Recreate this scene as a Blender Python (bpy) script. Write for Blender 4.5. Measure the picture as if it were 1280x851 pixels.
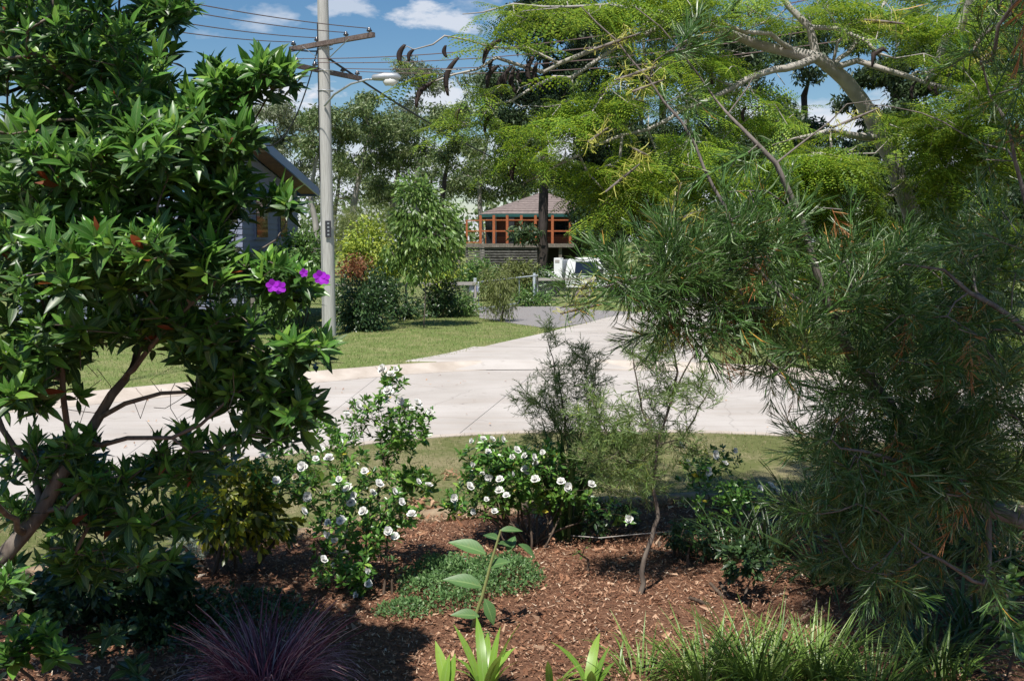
import bpy, math, random
import numpy as np
from mathutils import Vector, Matrix

# ------------------------------------------------------------------ camera, world, sun, exposure
for o in list(bpy.data.objects): bpy.data.objects.remove(o)
SC = bpy.context.scene
COL = SC.collection
F, CX, CY, CAMZ = 1372.0, 640.0, 425.5, 2.5
TH = math.atan(125.5/F)
cam = bpy.data.cameras.new('camera'); cam.lens = 36.0*F/1280; cam.sensor_width = 36; cam.clip_start = .05; cam.clip_end = 3000
co = bpy.data.objects.new('camera', cam); COL.objects.link(co)
co.location = (0, 0, CAMZ); co.rotation_euler = (math.pi/2-TH, 0, 0); SC.camera = co

SUN_EL, SUN_AZ = math.radians(62), math.radians(194)      # azimuth clockwise from +Y
sdir = Vector((math.sin(SUN_AZ)*math.cos(SUN_EL), math.cos(SUN_AZ)*math.cos(SUN_EL), math.sin(SUN_EL)))
sl = bpy.data.lights.new('sun', 'SUN'); sl.energy = 5.0; sl.angle = math.radians(.5); sl.color = (1, .955, .89)
so = bpy.data.objects.new('sun', sl); COL.objects.link(so); so.rotation_euler = sdir.to_track_quat('Z', 'Y').to_euler(); so.location = (0, 0, 30)

W = bpy.data.worlds.new('World'); SC.world = W; W.use_nodes = True
def build_world():
    nt = W.node_tree; N = nt.nodes; L = nt.links; N.clear()
    out = N.new('ShaderNodeOutputWorld'); bg = N.new('ShaderNodeBackground'); bg.inputs['Strength'].default_value = .063
    sky = N.new('ShaderNodeTexSky'); sky.sky_type = 'NISHITA'; sky.sun_disc = False
    sky.sun_elevation = SUN_EL; sky.sun_rotation = SUN_AZ; sky.air_density = 1.0; sky.dust_density = .25; sky.ozone_density = 2.2
    hsv = N.new('ShaderNodeHueSaturation'); hsv.inputs['Saturation'].default_value = 1.28; hsv.inputs['Value'].default_value = 1.15
    L.new(sky.outputs[0], hsv.inputs['Color'])
    tc = N.new('ShaderNodeTexCoord'); sep = N.new('ShaderNodeSeparateXYZ'); L.new(tc.outputs['Generated'], sep.inputs[0])
    def math_(op, a, b=None, c=None):
        m = N.new('ShaderNodeMath'); m.operation = op
        for k, v in enumerate((a, b, c)):
            if v is None: continue
            if isinstance(v, (int, float)): m.inputs[k].default_value = v
            else: L.new(v, m.inputs[k])
        return m.outputs[0]
    mp = N.new('ShaderNodeMapping'); mp.inputs['Scale'].default_value = (1, 1, 2.4); L.new(tc.outputs['Generated'], mp.inputs[0])
    nz = N.new('ShaderNodeTexNoise'); nz.inputs['Scale'].default_value = 9; nz.inputs['Detail'].default_value = 7; nz.inputs['Roughness'].default_value = .55
    L.new(mp.outputs[0], nz.inputs['Vector'])
    nf = nz.outputs[0]
    nz2 = N.new('ShaderNodeTexNoise'); nz2.inputs['Scale'].default_value = 26; nz2.inputs['Detail'].default_value = 8; nz2.inputs['Roughness'].default_value = .6; L.new(mp.outputs[0], nz2.inputs['Vector']); nf2 = nz2.outputs[0]
    # cumulus banks: thick near the horizon, thinning upward, all the way round
    el = sep.outputs['Z']
    band = math_('SUBTRACT', .62, math_('MULTIPLY', el, 4.2))
    m1 = math_('ADD', math_('MULTIPLY', math_('SUBTRACT', nf, .5), 2.6), math_('SUBTRACT', band, .12))
    m = math_('MAXIMUM', math_('MINIMUM', math_('MULTIPLY', m1, 2.4), 1), 0)
    # single small puffs of cloud, each at its own bearing
    for (px, py, rx, ry, k) in ((556, 30, 62, 25, .8), (432, 14, 46, 20, .6), (335, 128, 90, 34, 1.0), (560, 128, 60, 25, .9), (600, 20, 60, 20, .3)):
        bx = (px-CX)/F; bz = (300-py)/F
        dx = math_('DIVIDE', math_('SUBTRACT', math_('DIVIDE', sep.outputs['X'], math_('MAXIMUM', sep.outputs['Y'], .01)), bx), rx/F)
        dz = math_('DIVIDE', math_('SUBTRACT', math_('DIVIDE', sep.outputs['Z'], math_('MAXIMUM', sep.outputs['Y'], .01)), bz), ry/F)
        r2 = math_('ADD', math_('MULTIPLY', dx, dx), math_('MULTIPLY', dz, dz))
        v = math_('ADD', math_('SUBTRACT', .9, r2), math_('MULTIPLY', math_('SUBTRACT', nf2, .5), 4.5))
        v = math_('MULTIPLY', math_('MAXIMUM', math_('MINIMUM', math_('MULTIPLY', v, 1.3), 1), 0), k)
        m = math_('MAXIMUM', m, v)
    mix = N.new('ShaderNodeMixRGB'); L.new(m, mix.inputs[0]); L.new(hsv.outputs[0], mix.inputs[1]); mix.inputs[2].default_value = (9.5, 9.9, 10.8, 1)
    L.new(mix.outputs[0], bg.inputs['Color']); L.new(bg.outputs[0], out.inputs[0])
build_world()
SC.view_settings.view_transform = 'Standard'; SC.view_settings.look = 'None'; SC.view_settings.gamma = 1.0
SC.view_settings.exposure = 0.40
SC.cycles.max_bounces = 6; SC.cycles.diffuse_bounces = 2; SC.cycles.transmission_bounces = 4; SC.cycles.transparent_max_bounces = 4

# ------------------------------------------------------------------ helpers
rng = np.random.default_rng(7)
def at(px, py, Y):
    """world point at depth Y seen at photo pixel (px,py); arrays welcome"""
    cx = (np.asarray(px, float)-CX)/F; cz = -(np.asarray(py, float)-CY)/F
    dy = math.cos(TH)+cz*math.sin(TH); dz = -math.sin(TH)+cz*math.cos(TH)
    return np.stack([cx/dy*Y, np.broadcast_to(Y, np.shape(cx*dy*Y)), CAMZ+dz/dy*Y], -1)
def gnd(px, py, z=0.0):
    p = at(px, py, 1.0); k = (z-CAMZ)/(p[2]-CAMZ); return np.array([p[0]*k, k, z])
def norm(v): return v/np.maximum(np.linalg.norm(v, axis=-1, keepdims=True), 1e-9)
def project(P):
    d = P-np.array([0, 0, CAMZ]); f = d[:, 1]*math.cos(TH)-d[:, 2]*math.sin(TH); u = d[:, 1]*math.sin(TH)+d[:, 2]*math.cos(TH)
    f = np.where(f < .1, .1, f); return CX+d[:, 0]/f*F, CY-u/f*F, f

def tag(o, label=None, cat=None, group=None, kind=None):
    if label: o['label'] = label
    if cat: o['category'] = cat
    if group: o['group'] = group
    if kind: o['kind'] = kind
    return o
def thing(name, loc, label, cat, group=None):
    o = bpy.data.objects.new(name, None); COL.objects.link(o); o.location = tuple(float(v) for v in loc); o.empty_display_size = .2
    return tag(o, label, cat, group)
def link(name, me, parent=None, kind=None, mat=None):
    o = bpy.data.objects.new(name, me); COL.objects.link(o)
    if parent is not None: o.parent = parent
    if kind: o['kind'] = kind
    if mat is not None and not me.materials: me.materials.append(mat)
    return o
def wloc(o):
    v = np.zeros(3)
    while o is not None: v = v+np.array(o.location); o = o.parent
    return v
def quads(name, V, Q, mat, smooth=True, uv=None):
    me = bpy.data.meshes.new(name); V = np.asarray(V, np.float32); Q = np.asarray(Q, np.int32)
    k = Q.shape[1]
    me.vertices.add(len(V)); me.vertices.foreach_set('co', V.ravel())
    me.loops.add(Q.size); me.loops.foreach_set('vertex_index', Q.ravel())
    me.polygons.add(len(Q)); me.polygons.foreach_set('loop_start', np.arange(0, Q.size, k, dtype=np.int32))
    if smooth: me.polygons.foreach_set('use_smooth', np.ones(len(Q), bool))
    me.materials.append(mat); me.update(calc_edges=True)
    if uv is not None: me.uv_layers.new(name='UVMap').data.foreach_set('uv', np.asarray(uv, np.float32)[Q.ravel()].ravel())
    return me
def frames(u, n):
    Y = norm(u); Z = n-(n*Y).sum(-1, keepdims=True)*Y
    bad = np.linalg.norm(Z, axis=-1) < 1e-4; Z[bad] = np.cross(Y[bad], np.array([1., .3, .2])); Z = norm(Z)
    X = np.cross(Y, Z); return np.stack([X, Y, Z], -1)      # columns
def rand_unit(n, r=None):
    r = r or rng; v = r.normal(size=(n, 3)); return norm(v)

class MB:
    """collects boxes, prisms, tubes and sheets; build() links them as ONE mesh object"""
    def __init__(s): s.v = []; s.f = []; s.sm = []
    def add(s, V, Fs, smooth=False):
        b = len(s.v); s.v += [tuple(map(float, p)) for p in V]; s.f += [tuple(b+i for i in f) for f in Fs]; s.sm += [smooth]*len(Fs); return s
    def box(s, c, d, rz=0, bev=0):
        x, y, z = [k/2 for k in d]; ca, sa = math.cos(rz), math.sin(rz)
        P = [(-x, -y, -z), (x, -y, -z), (x, y, -z), (-x, y, -z), (-x, -y, z), (x, -y, z), (x, y, z), (-x, y, z)]
        P = [(c[0]+p[0]*ca-p[1]*sa, c[1]+p[0]*sa+p[1]*ca, c[2]+p[2]) for p in P]
        return s.add(P, [(0, 3, 2, 1), (4, 5, 6, 7), (0, 1, 5, 4), (1, 2, 6, 5), (2, 3, 7, 6), (3, 0, 4, 7)])
    def bar(s, a, b, w, h=None, up=(0, 0, 1)):
        h = h or w; a = Vector(a); b = Vector(b); d = (b-a).normalized(); r = d.cross(Vector(up))
        if r.length < 1e-4: r = d.cross(Vector((0, 1, 0)))
        r.normalize(); u = r.cross(d); P = []
        for p in (a, b):
            for i, j in ((-1, -1), (1, -1), (1, 1), (-1, 1)): P.append(p+r*i*w/2+u*j*h/2)
        return s.add(P, [(0, 1, 2, 3), (7, 6, 5, 4), (0, 4, 5, 1), (1, 5, 6, 2), (2, 6, 7, 3), (3, 7, 4, 0)])
    def tube(s, pts, r, n=8, cap=True):
        pts = [Vector(p) for p in pts]; m = len(pts); rr = r if hasattr(r, '__len__') else [r]*m; ref = Vector((.13, .2, 1)); V = []
        for i, p in enumerate(pts):
            d = (pts[min(i+1, m-1)]-pts[max(i-1, 0)]).normalized(); a = d.cross(ref)
            if a.length < .05: a = d.cross(Vector((1, 0, 0)))
            a.normalize(); b = d.cross(a)
            for k in range(n): t = 2*math.pi*k/n; V.append(p+(a*math.cos(t)+b*math.sin(t))*rr[i])
        Fs = [(i*n+k, i*n+(k+1) % n, (i+1)*n+(k+1) % n, (i+1)*n+k) for i in range(m-1) for k in range(n)]
        s.add(V, Fs, True)
        if cap: s.add(V[:n], [tuple(range(n))]); s.add(V[-n:], [tuple(reversed(range(n)))])
        return s
    def prism(s, prof, a, b):
        """closed profile of 3-D offsets extruded from a to b"""
        n = len(prof); V = [Vector(p)+Vector(a) for p in prof]+[Vector(p)+Vector(b) for p in prof]
        return s.add(V, [tuple(range(n)), tuple(reversed(range(n, 2*n)))]+[(k, n+k, n+(k+1) % n, (k+1) % n) for k in range(n)])
    def build(s, name, mat, parent=None, kind=None):
        me = bpy.data.meshes.new(name); L = wloc(parent) if parent else np.zeros(3)
        me.from_pydata([(p[0]-L[0], p[1]-L[1], p[2]-L[2]) for p in s.v], [], s.f); me.polygons.foreach_set('use_smooth', s.sm)
        import bmesh
        bm = bmesh.new(); bm.from_mesh(me); bmesh.ops.recalc_face_normals(bm, faces=bm.faces[:]); bm.to_mesh(me); bm.free()
        me.materials.append(mat); me.update(); return link(name, me, parent, kind)

# ------------------------------------------------------------------ materials
class NT:
    def __init__(s, name):
        s.m = bpy.data.materials.new(name); s.m.use_nodes = True; s.n = s.m.node_tree.nodes; s.l = s.m.node_tree.links; s.n.clear()
        s.out = s.n.new('ShaderNodeOutputMaterial')
    def new(s, t, **kw):
        x = s.n.new(t)
        for k, v in kw.items():
            if k in x.inputs: s.put(x.inputs[k], v)
            else: setattr(x, k, v)
        return x
    def put(s, inp, v):
        if hasattr(v, 'links'): s.l.new(v, inp)
        elif isinstance(v, tuple) and len(v) == 3 and inp.type == 'RGBA': inp.default_value = (*v, 1)
        else: inp.default_value = v
    def math(s, op, a, b=0.0):
        x = s.n.new('ShaderNodeMath'); x.operation = op; s.put(x.inputs[0], a); s.put(x.inputs[1], b); return x.outputs[0]
    def pos(s, scale=(1, 1, 1)):
        g = s.n.new('ShaderNodeNewGeometry'); mp = s.n.new('ShaderNodeMapping'); mp.inputs['Scale'].default_value = scale; s.l.new(g.outputs['Position'], mp.inputs[0]); return mp.outputs[0]
    def noise(s, scale, detail=4, vec=None, rough=.55):
        x = s.n.new('ShaderNodeTexNoise'); x.inputs['Scale'].default_value = scale; x.inputs['Detail'].default_value = detail; x.inputs['Roughness'].default_value = rough
        s.l.new(vec if vec is not None else s.pos(), x.inputs['Vector']); return x.outputs[0]
    def ramp(s, fac, stops):
        x = s.n.new('ShaderNodeValToRGB'); s.put(x.inputs[0], fac); e = x.color_ramp.elements
        while len(e) < len(stops): e.new(.5)
        for k, (p, c) in enumerate(stops): e[k].position = p; e[k].color = (*c, 1)
        return x.outputs[0]
    def mix(s, f, a, b, mode='MIX'):
        x = s.n.new('ShaderNodeMixRGB'); x.blend_type = mode; s.put(x.inputs[0], f); s.put(x.inputs[1], a); s.put(x.inputs[2], b); return x.outputs[0]
    def bump(s, h, strength=.5, dist=.02):
        x = s.n.new('ShaderNodeBump'); x.inputs['Strength'].default_value = strength; x.inputs['Distance'].default_value = dist; s.l.new(h, x.inputs['Height']); return x.outputs[0]
    def finish(s, col, rough=.7, spec=.4, normal=None, metal=0, trans=0, tcol=None):
        p = s.n.new('ShaderNodeBsdfPrincipled'); s.put(p.inputs['Base Color'], col); s.put(p.inputs['Roughness'], rough)
        p.inputs['Specular IOR Level'].default_value = spec; p.inputs['Metallic'].default_value = metal
        if normal is not None: s.l.new(normal, p.inputs['Normal'])
        o = p.outputs[0]
        if trans:
            t = s.n.new('ShaderNodeBsdfTranslucent'); s.put(t.inputs[0], tcol if tcol is not None else col)
            m = s.n.new('ShaderNodeMixShader'); m.inputs[0].default_value = trans; s.l.new(o, m.inputs[1]); s.l.new(t.outputs[0], m.inputs[2]); o = m.outputs[0]
        s.l.new(o, s.out.inputs[0]); return s.m

def leaf_mat(name, stops, rough=.42, spec=.5, trans=.28, odd=None, nscale=1.5, var=.35, glow=1.5, vein=0.):
    t = NT(name); g = t.new('ShaderNodeNewGeometry'); oi = t.new('ShaderNodeObjectInfo')
    r = t.math('FRACT', t.math('ADD', g.outputs['Random Per Island'], oi.outputs['Random']))
    c = t.ramp(r, stops)
    nz = t.noise(nscale, 2); h = t.new('ShaderNodeHueSaturation'); t.put(h.inputs['Color'], c)
    t.put(h.inputs['Value'], t.math('ADD', 1-var*.5, t.math('MULTIPLY', nz, var))); t.put(h.inputs['Hue'], t.math('ADD', .49, t.math('MULTIPLY', nz, .02))); c = h.outputs[0]
    if vein:
        um = t.new('ShaderNodeUVMap'); sp = t.new('ShaderNodeSeparateXYZ'); t.l.new(um.outputs[0], sp.inputs[0]); au = t.math('ABSOLUTE', t.math('SUBTRACT', sp.outputs[0], .5))
        mid = t.math('MAXIMUM', t.math('SUBTRACT', 1, t.math('MULTIPLY', au, 14)), 0); sv = t.math('SINE', t.math('MULTIPLY', t.math('SUBTRACT', sp.outputs[1], t.math('MULTIPLY', au, .5)), 62)); sv = t.math('MULTIPLY', t.math('MAXIMUM', sv, 0), .22)
        c = t.mix(t.math('MULTIPLY', t.math('MAXIMUM', mid, sv), vein), c, (.30, .42, .16))
        bl = t.noise(38, 3); c = t.mix(t.ramp(bl, [(.60, (0, 0, 0)), (.72, (.35, .35, .35))]), c, (.20, .19, .05))
    if odd:
        r2 = t.math('FRACT', t.math('MULTIPLY', r, 17.37)); c = t.mix(t.math('LESS_THAN', r2, odd[1]), c, odd[0])
    hs = t.new('ShaderNodeHueSaturation'); t.put(hs.inputs['Color'], c); hs.inputs['Hue'].default_value = .485; hs.inputs['Value'].default_value = glow
    return t.finish(c, rough, spec, trans=trans, tcol=hs.outputs[0])
def bark_mat(name, a, b, scale=18, rough=.85, stretch=.25, bump=.5):
    t = NT(name); v = t.pos((1, 1, stretch)); n = t.noise(scale, 6, v); n2 = t.noise(scale*.18, 3)
    c = t.mix(t.math('MULTIPLY', n2, .9), t.ramp(n, [(.32, a), (.68, b)]), tuple(k*.6 for k in a))
    return t.finish(c, rough, .25, t.bump(n, bump, .01))
def paint(name, c, rough=.5, spec=.5, metal=0, grime=.15, scale=6):
    t = NT(name); n = t.noise(scale, 5); return t.finish(t.mix(t.math('MULTIPLY', n, grime*2), c, tuple(k*.45 for k in c)), rough, spec, t.bump(t.noise(60, 2), .05, .003), metal)

M = {}
def mats():
    # lawns
    for nm, g1, g2, dry, k in (('lawn_far', (.12, .18, .05), (.22, .275, .085), (.33, .30, .15), .65), ('lawn_near', (.10, .13, .04), (.19, .19, .075), (.34, .28, .17), .75)):
        t = NT(nm); a = t.noise(1.1, 6); b = t.noise(14, 5); c2 = t.noise(70, 3, t.pos((1, .4, 1)))
        c = t.mix(b, g1, g2); c = t.mix(t.ramp(t.math('ADD', a, t.math('MULTIPLY', t.math('SUBTRACT', b, .5), .5)), [(.42, (0, 0, 0)), (.66, (k, k, k))]), c, dry)
        c = t.mix(t.math('MULTIPLY', c2, .4), c, (.05, .06, .02))
        M[nm] = t.finish(c, .95, .1, t.bump(t.math('ADD', b, c2), .7, .03))
    t = NT('concrete'); a = t.noise(.55, 6); b = t.noise(9, 6, t.pos((.35, 1.6, 1))); c2 = t.noise(140, 2)
    c = t.ramp(a, [(.3, (.37, .335, .30)), (.72, (.52, .485, .45))]); c = t.mix(t.math('MULTIPLY', b, .25), c, (.58, .54, .49)); c = t.mix(t.ramp(c2, [(.45, (0, 0, 0)), (.8, (.35, .35, .35))]), c, (.25, .2, .16))
    w = t.noise(2.2, 5, t.pos((.25, 1.4, 1))); c = t.mix(t.ramp(w, [(.5, (0, 0, 0)), (.72, (.4, .4, .4))]), c, (.36, .30, .25))
    vo = t.new('ShaderNodeTexVoronoi', feature='DISTANCE_TO_EDGE'); vo.inputs['Scale'].default_value = .33; mx = t.new('ShaderNodeMixRGB'); mx.inputs[0].default_value = .25; t.l.new(t.pos(), mx.inputs[1]); nn = t.new('ShaderNodeTexNoise'); nn.inputs['Scale'].default_value = 1.3; nn.inputs['Detail'].default_value = 5; t.l.new(t.pos(), nn.inputs['Vector']); t.l.new(nn.outputs[1], mx.inputs[2]); t.l.new(mx.outputs[0], vo.inputs['Vector'])
    c = t.mix(t.ramp(vo.outputs[0], [(.0, (.28, .28, .28)), (.004, (0, 0, 0))]), c, (.12, .10, .08))
    st = t.noise(3.1, 4, None, .7); c = t.mix(t.ramp(st, [(.62, (0, 0, 0)), (.74, (.5, .5, .5))]), c, (.22, .19, .16)); ty = t.noise(6, 4, t.pos((.06, 1.1, 1))); c = t.mix(t.ramp(ty, [(.56, (0, 0, 0)), (.70, (.16, .16, .16))]), c, (.26, .235, .21))
    M['concrete'] = t.finish(c, .85, .25, t.bump(c2, .35, .004))
    t = NT('concrete_kerb'); a = t.noise(2.5, 6); c2 = t.noise(120, 2)
    c = t.mix(t.math('MULTIPLY', c2, .35), t.ramp(a, [(.3, (.42, .36, .30)), (.75, (.62, .55, .48))]), (.2, .16, .12)); M['kerb'] = t.finish(c, .85, .25, t.bump(c2, .4, .004))
    t = NT('asphalt_bluemetal'); a = t.noise(60, 3); b = t.noise(1.2, 5)
    M['asphalt'] = t.finish(t.mix(t.math('MULTIPLY', b, .6), t.ramp(a, [(.3, (.12, .12, .125)), (.7, (.33, .325, .33))]), (.26, .22, .19)), .9, .2, t.bump(a, .6, .01))
    t = NT('mulch_base'); a = t.noise(45, 6, t.pos((1, 1, 1)), .7); b = t.noise(2.5, 4)
    c = t.mix(t.math('MULTIPLY', b, .5), t.ramp(a, [(.3, (.09, .042, .026)), (.55, (.25, .13, .08)), (.75, (.42, .27, .18))]), (.16, .085, .055)); M['mulch'] = t.finish(c, .95, .1, t.bump(a, 1, .03))
    t = NT('mulch_chip'); g = t.new('ShaderNodeNewGeometry')
    c = t.ramp(g.outputs['Random Per Island'], [(0, (.10, .042, .026)), (.35, (.24, .115, .065)), (.7, (.37, .205, .125)), (.93, (.5, .34, .23)), (1, (.6, .5, .38))]); M['chip'] = t.finish(c, .9, .15)
    t = NT('bare_dirt'); a = t.noise(12, 6); M['dirt'] = t.finish(t.ramp(a, [(.3, (.20, .14, .09)), (.7, (.36, .28, .19))]), .95, .1, t.bump(a, .8, .02))
    M['dryleaf'] = leaf_mat('dry_leaf', [(0, (.22, .11, .06)), (.5, (.38, .22, .13)), (1, (.5, .34, .22))], .7, .2, .1)
    M['blade_far'] = leaf_mat('grass_blade_far', [(0, (.12, .19, .045)), (.5, (.22, .285, .085)), (.78, (.32, .33, .13)), (1, (.46, .40, .23))], .6, .25, .25, nscale=.8, var=.5)
    M['blade_near'] = leaf_mat('grass_blade_near', [(0, (.09, .13, .035)), (.45, (.17, .19, .07)), (.7, (.32, .28, .14)), (1, (.42, .36, .21))], .6, .25, .25, nscale=.8, var=.5)
    # structures
    t = NT('weathered_timber'); v = t.pos((1, 1, .06)); n = t.noise(40, 6, v); n2 = t.noise(1.5, 4)
    M['pole'] = t.finish(t.mix(t.math('MULTIPLY', n2, .5), t.ramp(n, [(.25, (.27, .265, .25)), (.6, (.47, .465, .44)), (.8, (.55, .55, .52))]), (.36, .34, .30)), .8, .25, t.bump(n, .5, .01))
    M['crossarm'] = bark_mat('crossarm_timber', (.11, .08, .07), (.27, .215, .19), 22, .8, 1, .4)
    M['wire'] = paint('cable_grey', (.16, .11, .10), .5, .5); M['cable'] = paint('cable_black', (.012, .012, .014), .5, .5)
    M['porcelain'] = paint('insulator_glaze', (.05, .05, .06), .2, .7); M['galv'] = paint('galvanised_steel', (.42, .44, .45), .45, .5, .6)
    M['lamp_glass'] = paint('lamp_cover', (.6, .6, .56), .15, .7); M['plate'] = paint('plate_black', (.03, .03, .035), .5)
    M['white'] = paint('white_paint', (.8, .8, .79), .3, .5, 0, .04); M['gate_white'] = paint('pale_gate_paint', (.5, .55, .6), .4)
    M['house_grey'] = paint('house_grey_paint', (.20, .22, .30), .6, .3, 0, .08); M['blue_roof'] = paint('blue_steel', (.06, .15, .36), .3, .6, 0, .05)
    M['blue_awn'] = paint('awning_blue_steel', (.16, .34, .58), .3, .6, 0, .05)
    M['soffit'] = bark_mat('soffit_timber', (.16, .085, .05), (.30, .17, .10), 8, .7, 1, .1)
    t = NT('dark_glass'); M['glass'] = t.finish((.012, .014, .02), .06, .8)
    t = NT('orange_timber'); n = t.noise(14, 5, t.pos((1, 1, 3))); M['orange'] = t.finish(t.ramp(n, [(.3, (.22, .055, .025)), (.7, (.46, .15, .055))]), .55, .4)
    t = NT('orange_timber_shaded'); n = t.noise(14, 5, t.pos((1, 1, 3))); M['orange_shaded'] = t.finish(t.ramp(n, [(.3, (.09, .03, .018)), (.7, (.20, .065, .032))]), .6, .4)  # shaded copy of the orange timber, eave shade put into the colour
    M['teal'] = paint('teal_paint', (.02, .09, .085), .4); M['slat'] = bark_mat('grey_slats', (.05, .048, .045), (.30, .29, .27), 6, .8, 4, .3)
    t = NT('roof_shingle'); n = t.noise(5, 6, t.pos((1, 1, 3))); M['shingle'] = t.finish(t.ramp(n, [(.3, (.15, .12, .11)), (.7, (.27, .22, .20))]), .85, .2, t.bump(n, .5, .03))
    M['under_deck_shade'] = paint('undercroft_shade_paint', (.03, .028, .025), .9, .1)
    M['rail'] = paint('fence_rail', (.40, .37, .34), .7, .3); M['mesh'] = paint('fence_wire', (.25, .26, .26), .5, .5, .3); M['post_old'] = bark_mat('old_post', (.12, .10, .08), (.34, .31, .27), 20)
    M['sign_white'] = paint('sign_white', (.7, .72, .78), .4, .5, 0, .03); M['sign_blue'] = paint('sign_blue', (.02, .08, .5), .4, .5, 0, .03)
    M['rubber'] = paint('tyre_rubber', (.02, .02, .02), .8); M['rim'] = paint('wheel_rim', (.35, .36, .37), .4, .5, .5); M['amber'] = paint('amber_lens', (.6, .2, .02), .2, .6); M['lens'] = paint('head_lamp_lens', (.5, .55, .6), .1, .8)
    # barks
    M['bark_pale'] = bark_mat('poinciana_bark', (.36, .33, .30), (.62, .58, .53), 12, .85, 1.0, .5)
    M['bark_dark'] = bark_mat('tibouchina_bark', (.11, .085, .07), (.32, .27, .22), 30); M['bark_grev'] = bark_mat('grevillea_bark', (.15, .125, .11), (.36, .32, .29), 45)
    M['bark_gum'] = bark_mat('gum_bark', (.22, .20, .18), (.50, .47, .43), 5); M['bark_black'] = bark_mat('dark_trunk_bark', (.035, .028, .024), (.10, .08, .07), 6)
    M['twig'] = bark_mat('twig_brown', (.08, .055, .04), (.20, .15, .11), 50)
    M['pod'] = bark_mat('seed_pod', (.02, .013, .012), (.085, .062, .055), 30, .6, .4, .3)
    # leaves
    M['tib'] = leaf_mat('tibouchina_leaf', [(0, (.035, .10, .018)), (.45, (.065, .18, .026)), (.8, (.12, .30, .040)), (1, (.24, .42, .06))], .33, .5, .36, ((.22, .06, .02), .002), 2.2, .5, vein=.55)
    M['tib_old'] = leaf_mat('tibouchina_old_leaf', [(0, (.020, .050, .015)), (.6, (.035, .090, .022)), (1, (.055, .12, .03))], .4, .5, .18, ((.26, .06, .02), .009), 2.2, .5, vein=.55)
    M['purple'] = leaf_mat('tibouchina_petal', [(0, (.30, .012, .45)), (1, (.48, .03, .68))], .5, .3, .3)
    M['gard'] = leaf_mat('gardenia_leaf', [(0, (.035, .11, .018)), (.5, (.075, .20, .03)), (.85, (.15, .33, .045)), (1, (.28, .42, .07))], .3, .55, .25, ((.5, .42, .05), .012), 3, .5, vein=.55)
    M['petal'] = leaf_mat('gardenia_petal', [(0, (.80, .79, .74)), (1, (.87, .87, .85))], .55, .3, .2, None, 3, .05, 1.0)
    M['petal_old'] = leaf_mat('gardenia_petal_aged', [(0, (.66, .56, .36)), (1, (.78, .70, .5))], .6, .3, .2, None, 3, .05, 1.0)
    M['grev'] = leaf_mat('grevillea_needle', [(0, (.03, .075, .014)), (.5, (.065, .145, .027)), (.85, (.12, .22, .06)), (1, (.34, .40, .24))], .35, .5, .14, ((.45, .25, .05), .02), 1.2, .6)
    M['grev_old'] = leaf_mat('grevillea_dead_needle', [(0, (.30, .10, .03)), (1, (.55, .28, .10))], .5, .4, .1)
    M['grev_young'] = leaf_mat('young_grevillea_needle', [(0, (.085, .15, .035)), (.6, (.16, .25, .07)), (1, (.32, .40, .17))], .45, .35, .3, ((.35, .42, .08), .05), 2.5, .6)
    M['styles'] = leaf_mat('grevillea_flower_style', [(0, (.42, .44, .05)), (1, (.62, .60, .18))], .5, .4, .3)
    M['poin'] = leaf_mat('poinciana_leaflet', [(0, (.065, .15, .018)), (.5, (.15, .265, .022)), (1, (.32, .415, .04))], .5, .35, .38, None, .9, .7)
    M['poin_stem'] = paint('frond_rachis', (.26, .28, .06), .6)
    M['gum'] = leaf_mat('gum_leaf', [(0, (.06, .105, .032)), (.6, (.12, .175, .058)), (1, (.22, .26, .11))], .45, .45, .2, None, .25, .7)
    M['gum_light'] = leaf_mat('pale_gum_leaf', [(0, (.10, .13, .065)), (1, (.20, .23, .13))], .45, .45, .2, None, .25, .6)
    M['gum_dark'] = leaf_mat('dark_tree_leaf', [(0, (.022, .045, .018)), (.7, (.045, .08, .03)), (1, (.09, .13, .045))], .5, .4, .18, None, .3, .8)
    M['lime'] = leaf_mat('golden_leaf', [(0, (.12, .20, .03)), (.5, (.27, .36, .045)), (1, (.44, .50, .08))], .45, .4, .3, None, 1.0, .6)
    M['mid'] = leaf_mat('mid_green_leaf', [(0, (.05, .11, .025)), (.6, (.09, .18, .035)), (1, (.16, .26, .07))], .35, .5, .25, None, .8, .5)
    M['lawnleaf'] = leaf_mat('lawn_tree_leaf', [(0, (.07, .14, .03)), (.6, (.13, .23, .045)), (1, (.23, .34, .09))], .4, .45, .3, None, .8, .5)
    M['bushd'] = leaf_mat('dark_bush_leaf', [(0, (.02, .05, .018)), (.7, (.045, .09, .03)), (1, (.09, .16, .05))], .35, .5, .2, None, .8, .5)
    M['olive'] = leaf_mat('olive_leaf', [(0, (.09, .12, .03)), (1, (.20, .23, .07))], .5, .4, .25, None, .8, .5)
    M['redleaf'] = leaf_mat('bronze_leaf', [(0, (.12, .045, .025)), (1, (.26, .12, .05))], .5, .4, .25, None, .8, .5)
    M['cover'] = leaf_mat('ground_cover_leaf', [(0, (.05, .11, .035)), (.6, (.10, .20, .06)), (1, (.20, .32, .12))], .45, .4, .25, None, 5, .6)
    M['broad'] = leaf_mat('broad_leaf', [(0, (.05, .12, .035)), (1, (.09, .19, .055))], .5, .55, .2, None, 8, .3, vein=.55)
    M['stalk'] = paint('young_stalk', (.30, .33, .12), .5)
    M['lily'] = leaf_mat('lily_blade', [(0, (.13, .26, .03)), (1, (.26, .42, .06))], .35, .5, .3, None, 4, .4, vein=.55)
    M['strap'] = leaf_mat('strap_blade', [(0, (.07, .13, .02)), (.7, (.15, .25, .045)), (.95, (.24, .34, .09)), (1, (.42, .36, .22))], .38, .5, .22, None, 2, .5)
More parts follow.
